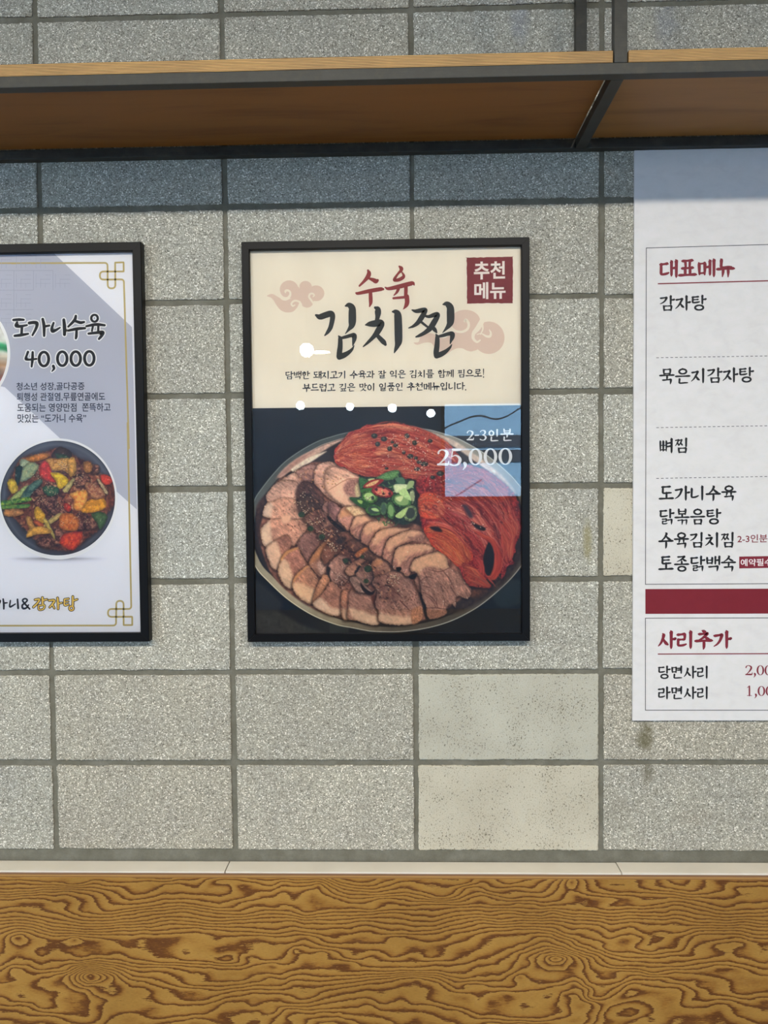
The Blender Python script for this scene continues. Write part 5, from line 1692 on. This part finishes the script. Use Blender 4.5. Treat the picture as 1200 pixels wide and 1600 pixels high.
    for P in (((380, 60, 10), (540, 120, 34), (680, 220, 36), (780, 330, 10)), ((540, 10, 10), (680, 110, 30), (780, 250, 30), (850, 370, 8)), ((860, 60, 10), (980, 180, 40), (1060, 300, 36), (1080, 380, 12)), ((480, 240, 8), (620, 290, 26), (720, 350, 26), (800, 420, 8)),
              ((1010, 330, 10), (1060, 420, 34), (1040, 520, 26), (1000, 580, 8)), ((690, 160, 8), (780, 300, 22), (850, 400, 8)), ((180, 240, 8), (330, 250, 22), (470, 320, 20), (560, 420, 8))):
        cv.stroke(R6(*P), (226, 128, 104), 6, .42, 2.6)
        cv.stroke(R6(*[(x + 3, y - 4, w * .3) for x, y, w in P]), (244, 178, 150), 6, .45, 1.2)
    for P in (((130, 560, 14), (220, 430, 36), (360, 330, 40), (520, 280, 14)), ((180, 640, 12), (260, 540, 30), (400, 460, 30), (560, 430, 10)), ((760, 300, 10), (960, 340, 30), (1150, 430, 30), (1350, 560, 10)), ((640, 640, 10), (800, 700, 24), (960, 740, 24), (1080, 760, 8)), ((300, 700, 10), (430, 640, 26), (600, 700, 26), (700, 790, 8))):
        cv.stroke(R2(*P), (232, 138, 98), 6, .40, 2.6)
        cv.stroke(R2(*[(x + 3, y - 5, w * .3) for x, y, w in P]), (246, 186, 146), 6, .45, 1.2)
    for P in (((560, 420, 8), (760, 470, 16), (960, 560, 18), (1100, 700, 8)), ((330, 780, 8), (520, 740, 16), (700, 760, 16), (860, 840, 8)), ((420, 300, 6), (640, 260, 14), (880, 290, 14), (1100, 360, 6))):
        cv.stroke(R2(*P), (118, 30, 32), 5, .5, 2.0)
    K1T, K1B = R2((105, 560), (200, 400), (330, 285), (560, 205), (830, 170), (1150, 245), (1500, 425), (1640, 600)), R2((110, 640), (220, 710), (350, 780), (560, 832), (760, 842), (1000, 852), (1250, 850), (1540, 800))
    strands(cv, K1T, K1B, 150, [(232, 150, 112), (224, 128, 92), (240, 172, 138), (214, 104, 76)], (.9, 1.7), (.12, .4), 51, wig=2.0, alpha=.75)
    strands(cv, K1T, K1B, 70, [(124, 30, 32), (108, 26, 30), (146, 44, 42)], (1.0, 2.2), (.06, .2), 52, wig=2.5, alpha=.75)
    K2T, K2B = [(692, 738), (742, 735), (790, 766), (813, 830)], [(658, 790), (690, 814), (742, 866), (774, 908)]
    strands(cv, K2T, K2B, 110, [(224, 128, 104), (232, 152, 128), (206, 98, 80), (218, 116, 84)], (.9, 1.8), (.12, .4), 53, wig=2.5, alpha=.75)
    strands(cv, K2T, K2B, 80, [(92, 26, 32), (74, 24, 30), (120, 36, 40)], (1.2, 3.0), (.06, .2), 54, wig=3.0, alpha=.8)
    strands(cv, top, bot, 40, [(244, 160, 92), (236, 138, 72), (120, 34, 30)], (.9, 1.6), (.2, .5), 55, alpha=.75)
    strands(cv, [(690, 740), (740, 738), (788, 766), (812, 830)], [(660, 790), (690, 812), (740, 862), (772, 905)], 60, [RED, DRK, (206, 96, 74), (222, 136, 112)], (.8, 1.6), (.12, .3), 41, alpha=.8)
    strands(cv, R2((105, 560), (200, 400), (330, 280), (560, 200), (830, 165), (1150, 240), (1500, 420), (1660, 600)), R2((110, 650), (220, 715), (350, 785), (560, 840), (760, 850), (1000, 860), (1250, 860), (1560, 800)), 80, [RED, DRK, ORG, LIT], (.8, 1.6), (.08, .25), 42, alpha=.8)
    rs = np.random.default_rng(77)
    for Pk, num in ((k1, 900), (k2, 900)):
        Q = np.array(Pk, float)
        for _ in range(num):
            x, y = rs.uniform(Q[:, 0].min(), Q[:, 0].max()), rs.uniform(Q[:, 1].min(), Q[:, 1].max())
            inside = False
            for (ax, ay), (bx, by) in zip(Q, np.roll(Q, -1, 0)):
                if (ay > y) != (by > y) and x < (bx - ax) * (y - ay) / (by - ay) + ax:
                    inside = not inside
            if not inside:
                continue
            q = rs.random()
            c_ = (112, 22, 26) if q < .5 else (226, 120, 96) if q < .8 else (250, 196, 170)
            a = rs.uniform(0, np.pi)
            l = rs.uniform(.4, 1.6)
            cv.stroke([(x, y, rs.uniform(.5, 1.4)), (x + l * math.cos(a), y + l * math.sin(a), .5)], c_, alpha=.55 if q < .8 else .45)
    # curled leaves at the right
    cv.fill(R6((770, 600), (810, 470), (835, 450), (870, 520), (885, 640), (870, 760), (820, 800), (780, 740)), (28, 18, 20), 4, 1)
    strands(cv, R6((640, 300), (760, 360), (880, 430), (950, 560), (960, 700), (900, 820), (850, 840)), R6((680, 340), (760, 400), (840, 440), (890, 560), (890, 700), (850, 790), (810, 800)), 46, [(206, 76, 50), (192, 54, 42), (222, 110, 70), RED], (1.4, 3.2), (.2, .5), 30)
    strands(cv, R6((600, 560), (700, 580), (760, 680), (770, 790)), R6((640, 600), (690, 660), (730, 730), (740, 790)), 24, [(206, 84, 70), (190, 62, 54)], (1.2, 2.4), (.3, .7), 31)
    cv.fill(R6((540, 690), (580, 660), (640, 700), (740, 770), (800, 840), (842, 915), (760, 920), (640, 900), (570, 820)), (150, 56, 44), 4, 1, .25, 5)
    strands(cv, R6((560, 680), (660, 690), (760, 790), (840, 900)), R6((550, 780), (620, 850), (720, 890), (830, 920)), 40, [ORG, (196, 70, 48), (150, 74, 64), (216, 112, 70)], (1.2, 3.0), (.25, .6), 32)
    strands(cv, R6((900, 60), (1040, 170), (1120, 290), (1100, 400), (1080, 600)), R6((960, 380), (970, 500), (980, 580), (960, 660), (1000, 690)), 90, [(206, 92, 66), (190, 66, 54), (220, 122, 88), RED], (1.2, 3.0), (.2, .5), 33)
    cv.fill(R6((640, 230), (700, 260), (790, 300), (770, 330), (690, 300)), (34, 24, 26), 3, 1.2)
    cv.fill(R6((550, 60), (600, 70), (660, 180), (620, 190), (570, 110)), (70, 50, 62), 3, 2)
    cv.fill(R6((210, 290), (300, 290), (340, 340), (260, 330)), (40, 20, 20), 3, 1.4)
    for x, y, a, b in ((585, 681, 5, 4), (600, 686, 5, 4), (590, 694, 4, 4), (613, 691, 3, 2), (618, 696, 4, 3), (609, 701, 4, 4), (636, 681, 4, 4), (648, 692, 4, 4), (641, 713, 5, 4), (631, 707, 3, 3), (604, 732, 3, 2), (652, 733, 5, 3), (688, 740, 6, 4), (676, 746, 4, 3), (672, 689, 4, 3), (663, 725, 6, 4), (655, 722, 4, 3), (650, 716, 3, 3)):
        t = np.linspace(0, 2 * np.pi, 8)[:-1]
        cv.fill([(x + a * math.cos(q), y + b * math.sin(q)) for q in t], (44, 46, 44), 3, .6, .2, 3)
        cv.fill([(x - .8 + a * .4 * math.cos(q), y - .8 + b * .4 * math.sin(q)) for q in t], (84, 92, 78), 3, .6)
    for x, y, rx, ry, n_ in ((632, 690, 22, 12, 60), (655, 700, 16, 16, 50), (660, 728, 12, 8, 34), (680, 752, 14, 6, 20), (700, 780, 20, 10, 16), (745, 820, 8, 5, 12), (605, 722, 30, 8, 24), (640, 730, 20, 8, 20)):
        cv.specks(x, y, rx * 1.5, ry * 1.5, n_, (244, 196, 176), .62)
    # ---- chilli garnish
    g = R2((410, 860), (640, 840), (760, 780), (900, 760), (960, 860), (1090, 900), (1110, 1100), (1140, 1260), (1080, 1400), (960, 1440), (850, 1400), (700, 1320), (560, 1340), (490, 1260), (420, 1200), (290, 1100), (430, 1080))
    cv.cast(g, 1, 3, 6, .6)
    cv.fill(g, (40, 54, 46), 4, .8, .25, 6)
    rs = np.random.default_rng(12)
    for _ in range(150):
        x, y = rs.uniform(420, 1100), rs.uniform(800, 1420)
        if abs((x - 790) / 330) + abs((y - 1110) / 330) > 1.25:
            continue
        a, l = rs.uniform(0, np.pi), rs.uniform(15, 60)
        q = [(70, 112, 62), (104, 146, 84), (48, 84, 50), (150, 172, 118), (56, 92, 66), (34, 52, 44)][rs.integers(6)]
        cv.stroke(R2((x, y, 8), (x + l * .5 * math.cos(a) + 6, y + l * .5 * math.sin(a) + rs.normal() * 8, rs.uniform(12, 26)), (x + l * math.cos(a), y + l * math.sin(a), 6)), q, alpha=.85)
    GR, GL, GP = (62, 112, 58), (120, 166, 92), (196, 208, 152)

    def ringp(fn, cx, cy, rx, ry, w, c, ang=0.0, hole=None):
        t = np.linspace(0, 2 * np.pi, 15)[:-1]
        ca, sa = math.cos(ang), math.sin(ang)
        P = fn(*[(cx + rx * math.cos(q) * ca - ry * math.sin(q) * sa, cy + rx * math.cos(q) * sa + ry * math.sin(q) * ca) for q in t])
        cv.cast(P, .6, 1, 2, .45)
        cv.fill(P, c, 4, .5, .2, 3, rough=.3, rgb2=tuple(q * .7 for q in c), shade=.25)
        k = 1 - w / min(rx, ry)
        P2 = fn(*[(cx + rx * k * math.cos(q) * ca - ry * k * math.sin(q) * sa, cy + rx * k * math.cos(q) * sa + ry * k * math.sin(q) * ca) for q in t])
        cv.fill(P2, hole or (36, 50, 44), 4, .6)
    cv.fill(R2((410, 850), (470, 860), (520, 900), (470, 950), (430, 1000), (415, 930)), (56, 104, 58), 4, .6, .15, 4)
    cv.fill(R2((640, 850), (760, 780), (905, 762), (880, 840), (800, 880), (720, 880)), (96, 142, 84), 4, .6, .15, 4, shade=.25)
    cv.fill(R2((520, 870), (600, 860), (590, 900), (540, 900)), (176, 196, 140), 3, .6)
    cv.fill(R2((465, 950), (560, 880), (700, 870), (705, 900), (600, 970), (480, 980)), (150, 40, 38), 4, .5)
    cv.fill(R2((490, 950), (590, 895), (660, 885), (600, 940), (510, 965)), (222, 170, 120), 4, .6, .2, 3)
    cv.fill(R2((430, 1000), (560, 980), (600, 1010), (500, 1040), (440, 1040)), (60, 110, 52), 4, .5)
    cv.fill(R2((840, 945), (920, 930), (1040, 945), (1000, 1000), (900, 1040), (860, 1030)), (206, 214, 174), 4, .5, .06, 5, shade=.15)
    cv.fill(R2((1030, 900), (1095, 895), (1080, 960), (1000, 1000)), (150, 170, 120), 4, .6)
    cv.fill(R2((860, 860), (960, 850), (980, 920), (900, 920)), (78, 112, 84), 4, .7)
    ringp(R2, 540, 1090, 105, 75, 26, (98, 150, 70), .3, (168, 196, 120))
    cv.specks(576, 777, 8, 5, 16, (222, 228, 180), .8)
    cv.fill(R2((560, 1090), (590, 1080), (600, 1120), (570, 1130)), (52, 70, 48), 3, .6)
    ringp(R2, 1070, 1090, 36, 90, 14, (196, 204, 160), .05, (150, 156, 120))
    ringp(R2, 700, 1030, 138, 66, 20, (184, 52, 58), .22, (216, 116, 96))
    for x, y in ((625, 1000), (715, 975), (715, 1050), (790, 1050)):
        cv.fill(R2((x - 18, y), (x, y - 20), (x + 18, y), (x, y + 20)), (70, 28, 30), 3, .6)
    cv.specks(597, 769, 9, 4, 10, (240, 196, 130), .8)
    cv.fill(R2((285, 1100), (430, 1120), (560, 1180), (600, 1220), (480, 1230), (380, 1190)), (44, 84, 42), 4, .5, .1, 4)
    cv.fill(R2((390, 1130), (450, 1140), (440, 1180), (400, 1160)), (150, 180, 92), 4, .6)
    ringp(R5, 590, 215, 105, 70, 20, (86, 140, 66), .15, (60, 78, 62))
    cv.fill(R5((560, 200), (620, 190), (660, 230), (600, 230)), (170, 200, 128), 4, .6)
    ringp(R5, 940, 95, 130, 85, 24, (84, 134, 76), .3, (132, 160, 104))
    cv.fill(R5((870, 60), (960, 40), (930, 110), (880, 90)), (204, 210, 160), 4, .6)
    cv.fill(R5((905, 0), (980, -60), (1040, 30), (1060, 100), (980, 60)), (176, 200, 140), 4, .5, .06, 4)
    ringp(R5, 715, 195, 46, 84, 16, (104, 140, 92), .1, (70, 92, 74))
    ringp(R5, 805, 220, 52, 112, 18, (100, 150, 84), -.1, (128, 164, 104))
    ringp(R5, 1050, 255, 88, 105, 30, (136, 156, 108), .2, (60, 66, 58))
    cv.fill(R5((860, 290), (940, 220), (1020, 180), (990, 260), (930, 320)), (176, 196, 128), 4, .5, .06, 4)
    # sesame and scallion crumbs over the meat
    for x, y, n_ in ((469, 788, 16), (478, 800, 16), (483, 817, 14), (497, 814, 20), (497, 828, 10), (515, 832, 12), (519, 853, 26), (523, 858, 18), (500, 843, 10), (618, 902, 26), (612, 912, 12), (626, 922, 10), (604, 870, 6), (574, 888, 10), (470, 740, 8), (476, 772, 12)):
        cv.specks(x, y, 9, 7, n_, (240, 210, 176), .55)
    for x, y, r in ((471, 804, 5), (485, 826, 5), (503, 839, 5), (575, 889, 6), (572, 908, 4), (540, 876, 4), (566, 870, 3)):
        t = np.linspace(0, 2 * np.pi, 8)[:-1]
        cv.fill([(x + r * math.cos(q), y + r * .9 * math.sin(q)) for q in t], (46, 62, 40), 3, .6, .3, 3)
    # print tone: a little less pink, deeper darks
    g_ = cv.a.mean(-1, keepdims=True)
    cv.a = (g_ + (cv.a - g_) * .88) * np.array([.955, .955, .90])
    cv.a = 104 + (cv.a - 104) * 1.12
    cv.a *= (1 + .02 * cv.noise(full, 1.4, 1.4, 2))[..., None]
    return np.clip(cv.a, 0, 255), cv


def paint_stew():
    cv = Canvas(-14, 686, 190, 880, 2.6, (72, 74, 82))
    c, k = Rg(0, 660, 4.446), 4.446
    full = (slice(0, cv.h), slice(0, cv.w))
    cx, cy, r = 90.2, 778.2, 90.5
    d = np.hypot(cv.X - cx, cv.Y - cy)
    lin_ = np.clip((cv.X - cx) * .35 - (cv.Y - cy) * .75, -80, 80) / 80
    cv.a = np.ones_like(cv.a) * np.array([70, 72, 80.0]) * (1 + .10 * lin_ + .05 * cv.noise(full, 20))[..., None]
    cv.blend(full, np.clip((d - r + 3.0) / 1.5, 0, 1) * .7, np.array([42, 44, 52.0]))
    cv.blend(full, np.clip(1 - np.abs(d - r + 7) / 3, 0, 1) * .35, np.array([104, 106, 114.0]))
    stew = c((30, 590), (70, 500), (60, 430), (130, 270), (200, 230), (300, 210), (400, 180), (490, 210), (540, 250), (630, 280), (650, 350), (740, 370), (790, 420), (795, 560), (740, 640), (690, 740), (620, 790), (560, 850), (500, 890), (410, 890), (300, 870), (230, 800), (150, 720), (90, 650))
    cv.cast(stew, 0, 1, 8, .55)
    cv.fill(stew, (92, 50, 36), 4, 1.4, .3, 8, rough=1.6, rgb2=(120, 72, 50))
    rs = np.random.default_rng(8)
    for _ in range(420):
        x, y = 95 + 72 * rs.normal() * .5, 778 + 64 * rs.normal() * .5
        if np.hypot(x - 94, y - 780) > 74:
            continue
        a, l = rs.uniform(0, np.pi), rs.uniform(2, 8)
        q = [(118, 72, 50), (62, 34, 28), (160, 108, 74), (50, 28, 28), (136, 74, 44), (186, 138, 96), (84, 46, 36)][rs.integers(7)]
        cv.stroke([(x, y, 1.5), (x + l * .5 * math.cos(a), y + l * .5 * math.sin(a) + rs.normal(), rs.uniform(2, 5)), (x + l * math.cos(a), y + l * math.sin(a), 1.5)], q, alpha=.8)

    for x, y, a, b in ((440, 300, 60, 50), (640, 320, 50, 40), (560, 400, 60, 45), (690, 450, 70, 50), (330, 560, 80, 50), (250, 470, 60, 40), (430, 620, 70, 40), (300, 640, 50, 60), (560, 690, 60, 60), (640, 700, 50, 50), (330, 830, 80, 40), (400, 790, 40, 60), (260, 330, 50, 40), (520, 330, 40, 40)):
        t = np.linspace(0, 2 * np.pi, 9)[:-1]
        P = c(*[(x + a * math.cos(q) * rs.uniform(.8, 1.2), y + b * math.sin(q) * rs.uniform(.8, 1.2)) for q in t])
        cv.cast(P, .5, 1.5, 3, .6)
        cv.fill(P, (70, 40, 34), 3, .6, .3, 4, rough=.9, rgb2=(142, 96, 72), shade=.35)

    def chunk(pts, rgb, sh=.3, rgb2=None, glint=True):
        P = c(*pts)
        cv.cast(P, .4, 1.2, 2.2, .6)
        d2 = tuple(q * .80 for q in rgb)
        Q = np.array(P, float)
        Q = Q.mean(0) + (Q - Q.mean(0)) * 1.12
        Q = Q + rs.normal(0, .5, Q.shape)
        Q = smooth_line(Q, 2, True)
        cv.fill(Q, rgb, 0, .4, .10, 4, rough=.45, rgb2=rgb2 or d2, shade=sh)
        m = np.mean(P, 0)
        for _ in range(3 if glint else 0):
            u = m + rs.normal(0, 3, 2)
            v = u + rs.normal(0, 2.2, 2)
            cv.stroke([(u[0], u[1], .5), (v[0], v[1], 1.0)], (250, 230, 184) if rs.random() < .5 else (110, 52, 30), alpha=.4)
    BR = (104, 60, 44)
    chunk([(360, 230), (420, 175), (490, 210), (480, 250), (400, 270)], (64, 44, 34))
    chunk([(390, 220), (460, 230), (480, 260), (420, 265)], (60, 80, 48))
    chunk([(190, 245), (300, 215), (340, 235), (270, 265), (210, 270)], (206, 130, 54))
    chunk([(135, 300), (150, 260), (200, 280), (160, 310)], (176, 190, 150))
    chunk([(130, 360), (200, 285), (260, 300), (240, 350), (180, 400), (140, 400)], (150, 156, 112), rgb2=(120, 140, 110))
    chunk([(110, 320), (150, 315), (130, 420), (108, 420)], (34, 56, 50))
    chunk([(330, 260), (420, 250), (500, 260), (520, 340), (490, 370), (440, 330), (350, 330)], (196, 150, 78), rgb2=(150, 104, 54))
    chunk([(470, 260), (515, 250), (525, 330), (490, 370), (475, 330)], (214, 160, 76))
    chunk([(285, 310), (310, 275), (340, 300), (360, 360), (380, 410), (330, 400), (285, 370)], (204, 62, 48))
    chunk([(355, 355), (420, 355), (470, 400), (450, 440), (410, 450), (385, 400)], (232, 192, 44))
    chunk([(580, 280), (630, 280), (640, 330), (600, 350), (580, 320)], (186, 124, 62))
    chunk([(540, 240), (570, 270), (560, 290)], (86, 34, 40), glint=False)
    chunk([(700, 370), (740, 370), (780, 400), (760, 430), (710, 420)], (214, 70, 46))
    chunk([(675, 400), (690, 400), (745, 480), (730, 490)], (214, 190, 140), glint=False)
    chunk([(55, 420), (85, 395), (115, 420), (120, 470), (80, 490)], (224, 186, 48))
    chunk([(70, 530), (160, 450), (195, 450), (150, 510), (90, 540)], (176, 190, 110))
    chunk([(150, 520), (200, 440), (270, 400), (290, 420), (230, 480), (180, 540)], (84, 112, 92), rgb2=(50, 76, 66))
    chunk([(5, 550), (60, 540), (190, 520), (200, 545), (100, 565), (10, 580)], (150, 178, 66), rgb2=(60, 110, 50))
    chunk([(10, 580), (100, 568), (190, 570), (180, 592), (60, 600), (15, 600)], (128, 164, 64), rgb2=(70, 120, 56))
    chunk([(40, 610), (120, 600), (160, 630), (100, 650), (35, 645)], (196, 134, 74))
    chunk([(300, 455), (350, 440), (405, 460), (395, 500), (330, 505)], (58, 92, 58))
    chunk([(440, 470), (500, 395), (515, 405), (470, 480)], (206, 190, 120), glint=False)
    chunk([(490, 500), (590, 475), (600, 520), (570, 600), (510, 590), (520, 540)], (222, 162, 74), rgb2=(200, 120, 50))
    chunk([(570, 610), (620, 540), (710, 530), (725, 590), (660, 620), (600, 622)], (228, 158, 38))
    chunk([(600, 420), (680, 440), (720, 500), (660, 530), (610, 480)], (134, 80, 58), rgb2=(170, 120, 80))
    chunk([(240, 620), (260, 590), (310, 640), (310, 690), (260, 690)], (222, 170, 44))
    chunk([(185, 670), (210, 660), (240, 720), (210, 740)], (206, 150, 72))
    chunk([(230, 690), (260, 680), (310, 720), (270, 725)], (196, 96, 50))
    chunk([(315, 700), (400, 635), (430, 635), (420, 660), (330, 715)], (206, 178, 104), glint=False)
    chunk([(305, 685), (330, 680), (380, 780), (370, 800)], (214, 190, 92), glint=False)
    chunk([(190, 790), (210, 740), (280, 722), (340, 750), (340, 775), (260, 775), (200, 800)], (222, 164, 70))
    chunk([(415, 690), (430, 640), (500, 640), (545, 690), (530, 740), (470, 750), (420, 730)], (164, 84, 36), rgb2=(196, 120, 50))
    chunk([(450, 560), (490, 580), (480, 620), (445, 600)], (196, 62, 40))
    chunk([(640, 640), (700, 630), (740, 660), (700, 740), (680, 700)], (78, 104, 58))
    chunk([(420, 830), (450, 780), (560, 765), (550, 830), (500, 885), (450, 860)], (198, 78, 38), rgb2=(170, 50, 34))
    for x, y, n_ in ((420, 280, 40), (440, 310, 40), (560, 380, 30), (530, 420, 20), (340, 440, 30), (370, 480, 24), (260, 380, 24), (300, 540, 30), (400, 580, 20), (640, 440, 20), (690, 490, 16), (540, 660, 16), (440, 700, 10), (600, 690, 14)):
        p = c((x, y))[0]
        cv.specks(p[0], p[1], 9, 7, n_, (232, 200, 146), .42)
    return np.clip(cv.a, 0, 255), cv
# ---- lay the pictures on the posters
PRINT_GAIN = 1.27                                # brightens the framed print colours to offset light lost in the glass
M_PIC = mat('photo_print', rough=0.45, spec=0.3)
_t = NT(M_PIC)
_t.put(_t.b.inputs['Base Color'], _t.n('ShaderNodeAttribute', attribute_name='ink').outputs['Color'])


def colour_points(o, rgb255, gain=1.0):
    a = o.data.attributes.new('ink', 'FLOAT_COLOR', 'POINT')
    c = np.ones((len(rgb255), 4), np.float32)
    c[:, :3] = np.minimum(lin(np.clip(rgb255, 0, 255)) * gain, 0.93)
    a.data.foreach_set('color', c.ravel())


_, cv = paint_platter()
yl = lay(0)
q0, q1 = U(395, 635.5, yl), U(812, 635.5, yl)
px0, px1 = CX0 + RL, CX1 - RL
pz1, pz0 = float((q0[2] + q1[2]) / 2), CZ0 + RL
nx, nz = 610, 520
XX, ZZ = np.meshgrid(np.linspace(px0, px1, nx), np.linspace(pz1, pz0, nz))
W = np.stack([XX, np.full_like(XX, yl), ZZ], -1).reshape(-1, 3)
ix = np.arange((nz - 1) * nx).reshape(nz - 1, nx)[:, :-1].ravel()
pic = obj('food_picture', W, np.stack([ix, ix + nx, ix + nx + 1, ix + 1], 1), M_PIC, mid, label='printed picture of a pork and kimchi platter')
colour_points(pic, cv.at(*PXY(W)), PRINT_GAIN * 1.08)
M_PWHITE = ink('price_white', (236, 232, 226))
pr = Print(lay(1))
for ch, a, b, t_, b_ in (('2', 440, 535, 112, 250), ('-', 552, 606, 150, 210), ('3', 620, 716, 108, 250)):
    put_strokes(pr, SERIF[ch], (680 + a / 8.889, 660 + t_ / 8.889, 680 + b / 8.889, 660 + b_ / 8.889), 2.1 if ch != '-' else 1.6)
put_strokes(pr, syllable('인'), (680 + 735 / 8.889, 660 + 92 / 8.889, 680 + 890 / 8.889, 660 + 268 / 8.889), 2.5)
put_strokes(pr, syllable('분'), (680 + 908 / 8.889, 660 + 88 / 8.889, 680 + 1088 / 8.889, 660 + 260 / 8.889), 2.5)
pr.build('portion_lettering', M_PWHITE, mid, 'white lettering of the portion size')
pr = Print(lay(1))
for ch, a, b, t_, b_ in (('2', 32, 192, 374, 600), ('5', 205, 362, 372, 600), (',', 380, 442, 558, 658), ('0', 468, 648, 362, 596), ('0', 676, 858, 358, 594), ('0', 882, 1066, 354, 590)):
    put_strokes(pr, SERIF[ch], (680 + a / 8.889, 660 + t_ / 8.889, 680 + b / 8.889, 660 + b_ / 8.889), 3.5, n=8)
pr.build('price_lettering', M_PWHITE, mid, 'white lettering of the price')

_, cv = paint_stew()


def dish(cx, cy, r, rings, seg, layer, name, label, sample):
    P, F = [(cx, cy)], []
    for k in range(1, rings + 1):
        for q in range(seg):
            t = 2 * math.pi * q / seg
            P.append((cx + r * k / rings * math.cos(t), cy + r * k / rings * math.sin(t)))
    for q in range(seg):
        F.append([0, 1 + q, 1 + (q + 1) % seg])
    for k in range(1, rings):
        a, b = 1 + (k - 1) * seg, 1 + k * seg
        for q in range(seg):
            F.append([a + q, b + q, b + (q + 1) % seg, a + (q + 1) % seg])
    P = np.array(P)
    P[:, 0] = np.maximum(P[:, 0], PXL)
    o = obj(name, U(P[:, 0], P[:, 1], lay(layer)), F, M_PIC, lef, label=label)
    colour_points(o, sample(P), PRINT_GAIN * 1.1)
    return o


pr = Print(lay(2))
pr.ellipse(90.6, 779.6, 92.6, 94.6, 96)
pr.build('dish_outline', ink('dish_white', (238, 238, 244)), lef, 'white ring round the dish')
dish(90.2, 778.2, 89.6, 120, 420, 3, 'food_picture', 'printed picture of a dark pan of braised meat and vegetables', lambda P: cv.at(P[:, 0], P[:, 1]))
# soft shadow of the dish, printed on the sheet as colour
P, F = [], []
gx_, gy_ = np.linspace(8, 172, 83), np.linspace(868, 881, 14)
A, B = np.meshgrid(gx_, gy_)
P = np.c_[A.ravel(), B.ravel()]
n_ = len(gx_)
ix = np.arange((len(gy_) - 1) * n_).reshape(-1, n_)[:, :-1].ravel()
sh_ = obj('dish_shadow_print', U(P[:, 0], P[:, 1], lay(1)), np.stack([ix, ix + n_, ix + n_ + 1, ix + 1], 1), M_PIC, lef, label='soft grey printed shadow under the dish')
f_ = np.exp(-((P[:, 0] - 88) / 48) ** 2) * np.exp(-np.abs((P[:, 1] - 872.6) / np.where(P[:, 1] < 872.6, 1.6, 3.0)) ** 1.4)
f_ *= np.clip((np.minimum(P[:, 0] - 8, 172 - P[:, 0])) / 20, 0, 1)
colour_points(sh_, np.array([217, 217, 225.0]) * (1 - f_[:, None]) + np.array([120, 120, 128.0]) * f_[:, None], PRINT_GAIN)
# neighbouring dish, only its right edge in view
pr = Print(lay(2))
pr.poly([(PXL, 488), *[(-76 + 92 * math.cos(a), 553 + 92 * math.sin(a)) for a in np.linspace(-.58, .62, 30)], (PXL, 620)])
pr.build('dish_outline', bpy.data.materials['dish_white'], lef, 'white edge of the second dish at the left')
rs = np.random.default_rng(2)
pts = [(PXL, 502)] + [(-76 + 87.5 * math.cos(a), 553 + 87.5 * math.sin(a)) for a in np.linspace(-.52, .56, 40)] + [(PXL, 606)]
xs_, ys_ = np.meshgrid(np.linspace(0, 1, 30), np.linspace(0, 1, 120))
yy = 506 + ys_ * 96
xr = -76 + np.sqrt(np.maximum(87.5 ** 2 - (yy - 553) ** 2, 0))
xx = PXL + xs_ * np.maximum(xr - PXL, 0.01)
P = np.c_[xx.ravel(), yy.ravel()]
ix = np.arange(119 * 30).reshape(119, 30)[:, :-1].ravel()
so = obj('food_picture', U(P[:, 0], P[:, 1], lay(3)), np.stack([ix, ix + 30, ix + 31, ix + 1], 1), M_PIC, lef, label='printed sliver of a second dish with greens')
nv = vnoise(P[:, 0] + 90, P[:, 1], 5, 1 / 9, 1 / 7, 3)
col = np.array([206, 206, 200.0]) + 22 * nv[:, None]
for y0, s_, rgb in ((543, 6, (28, 128, 78)), (560, 8, (190, 186, 172)), (572, 10, (150, 118, 88)), (588, 9, (120, 84, 66)), (598, 7, (150, 66, 66))):
    k = (np.exp(-((P[:, 1] - y0 + 3 * nv) / s_) ** 2) * .9)[:, None]
    col = col * (1 - k) + np.array(rgb) * (1 + .2 * nv[:, None]) * k
colour_points(so, col, PRINT_GAIN)


# lift all print colours in the two frames, replacing light the glass takes
done = set()
for root in (mid, lef):
    for o in root.children_recursive:
        for m in (o.data.materials if o.type == 'MESH' else []):
            if m.name in done or m in (M_FRAME, M_ACRYL, M_BACKB, M_PIC):
                continue
            done.add(m.name)
            for nd in m.node_tree.nodes:
                if nd.type == 'VALTORGB':
                    for e_ in nd.color_ramp.elements:
                        e_.color = [min(.93, q * PRINT_GAIN) for q in e_.color[:3]] + [1]
                if nd.type == 'BSDF_PRINCIPLED':
                    q = nd.inputs['Base Color']
                    q.default_value = [min(.93, w_ * PRINT_GAIN) for w_ in q.default_value[:3]] + [1]
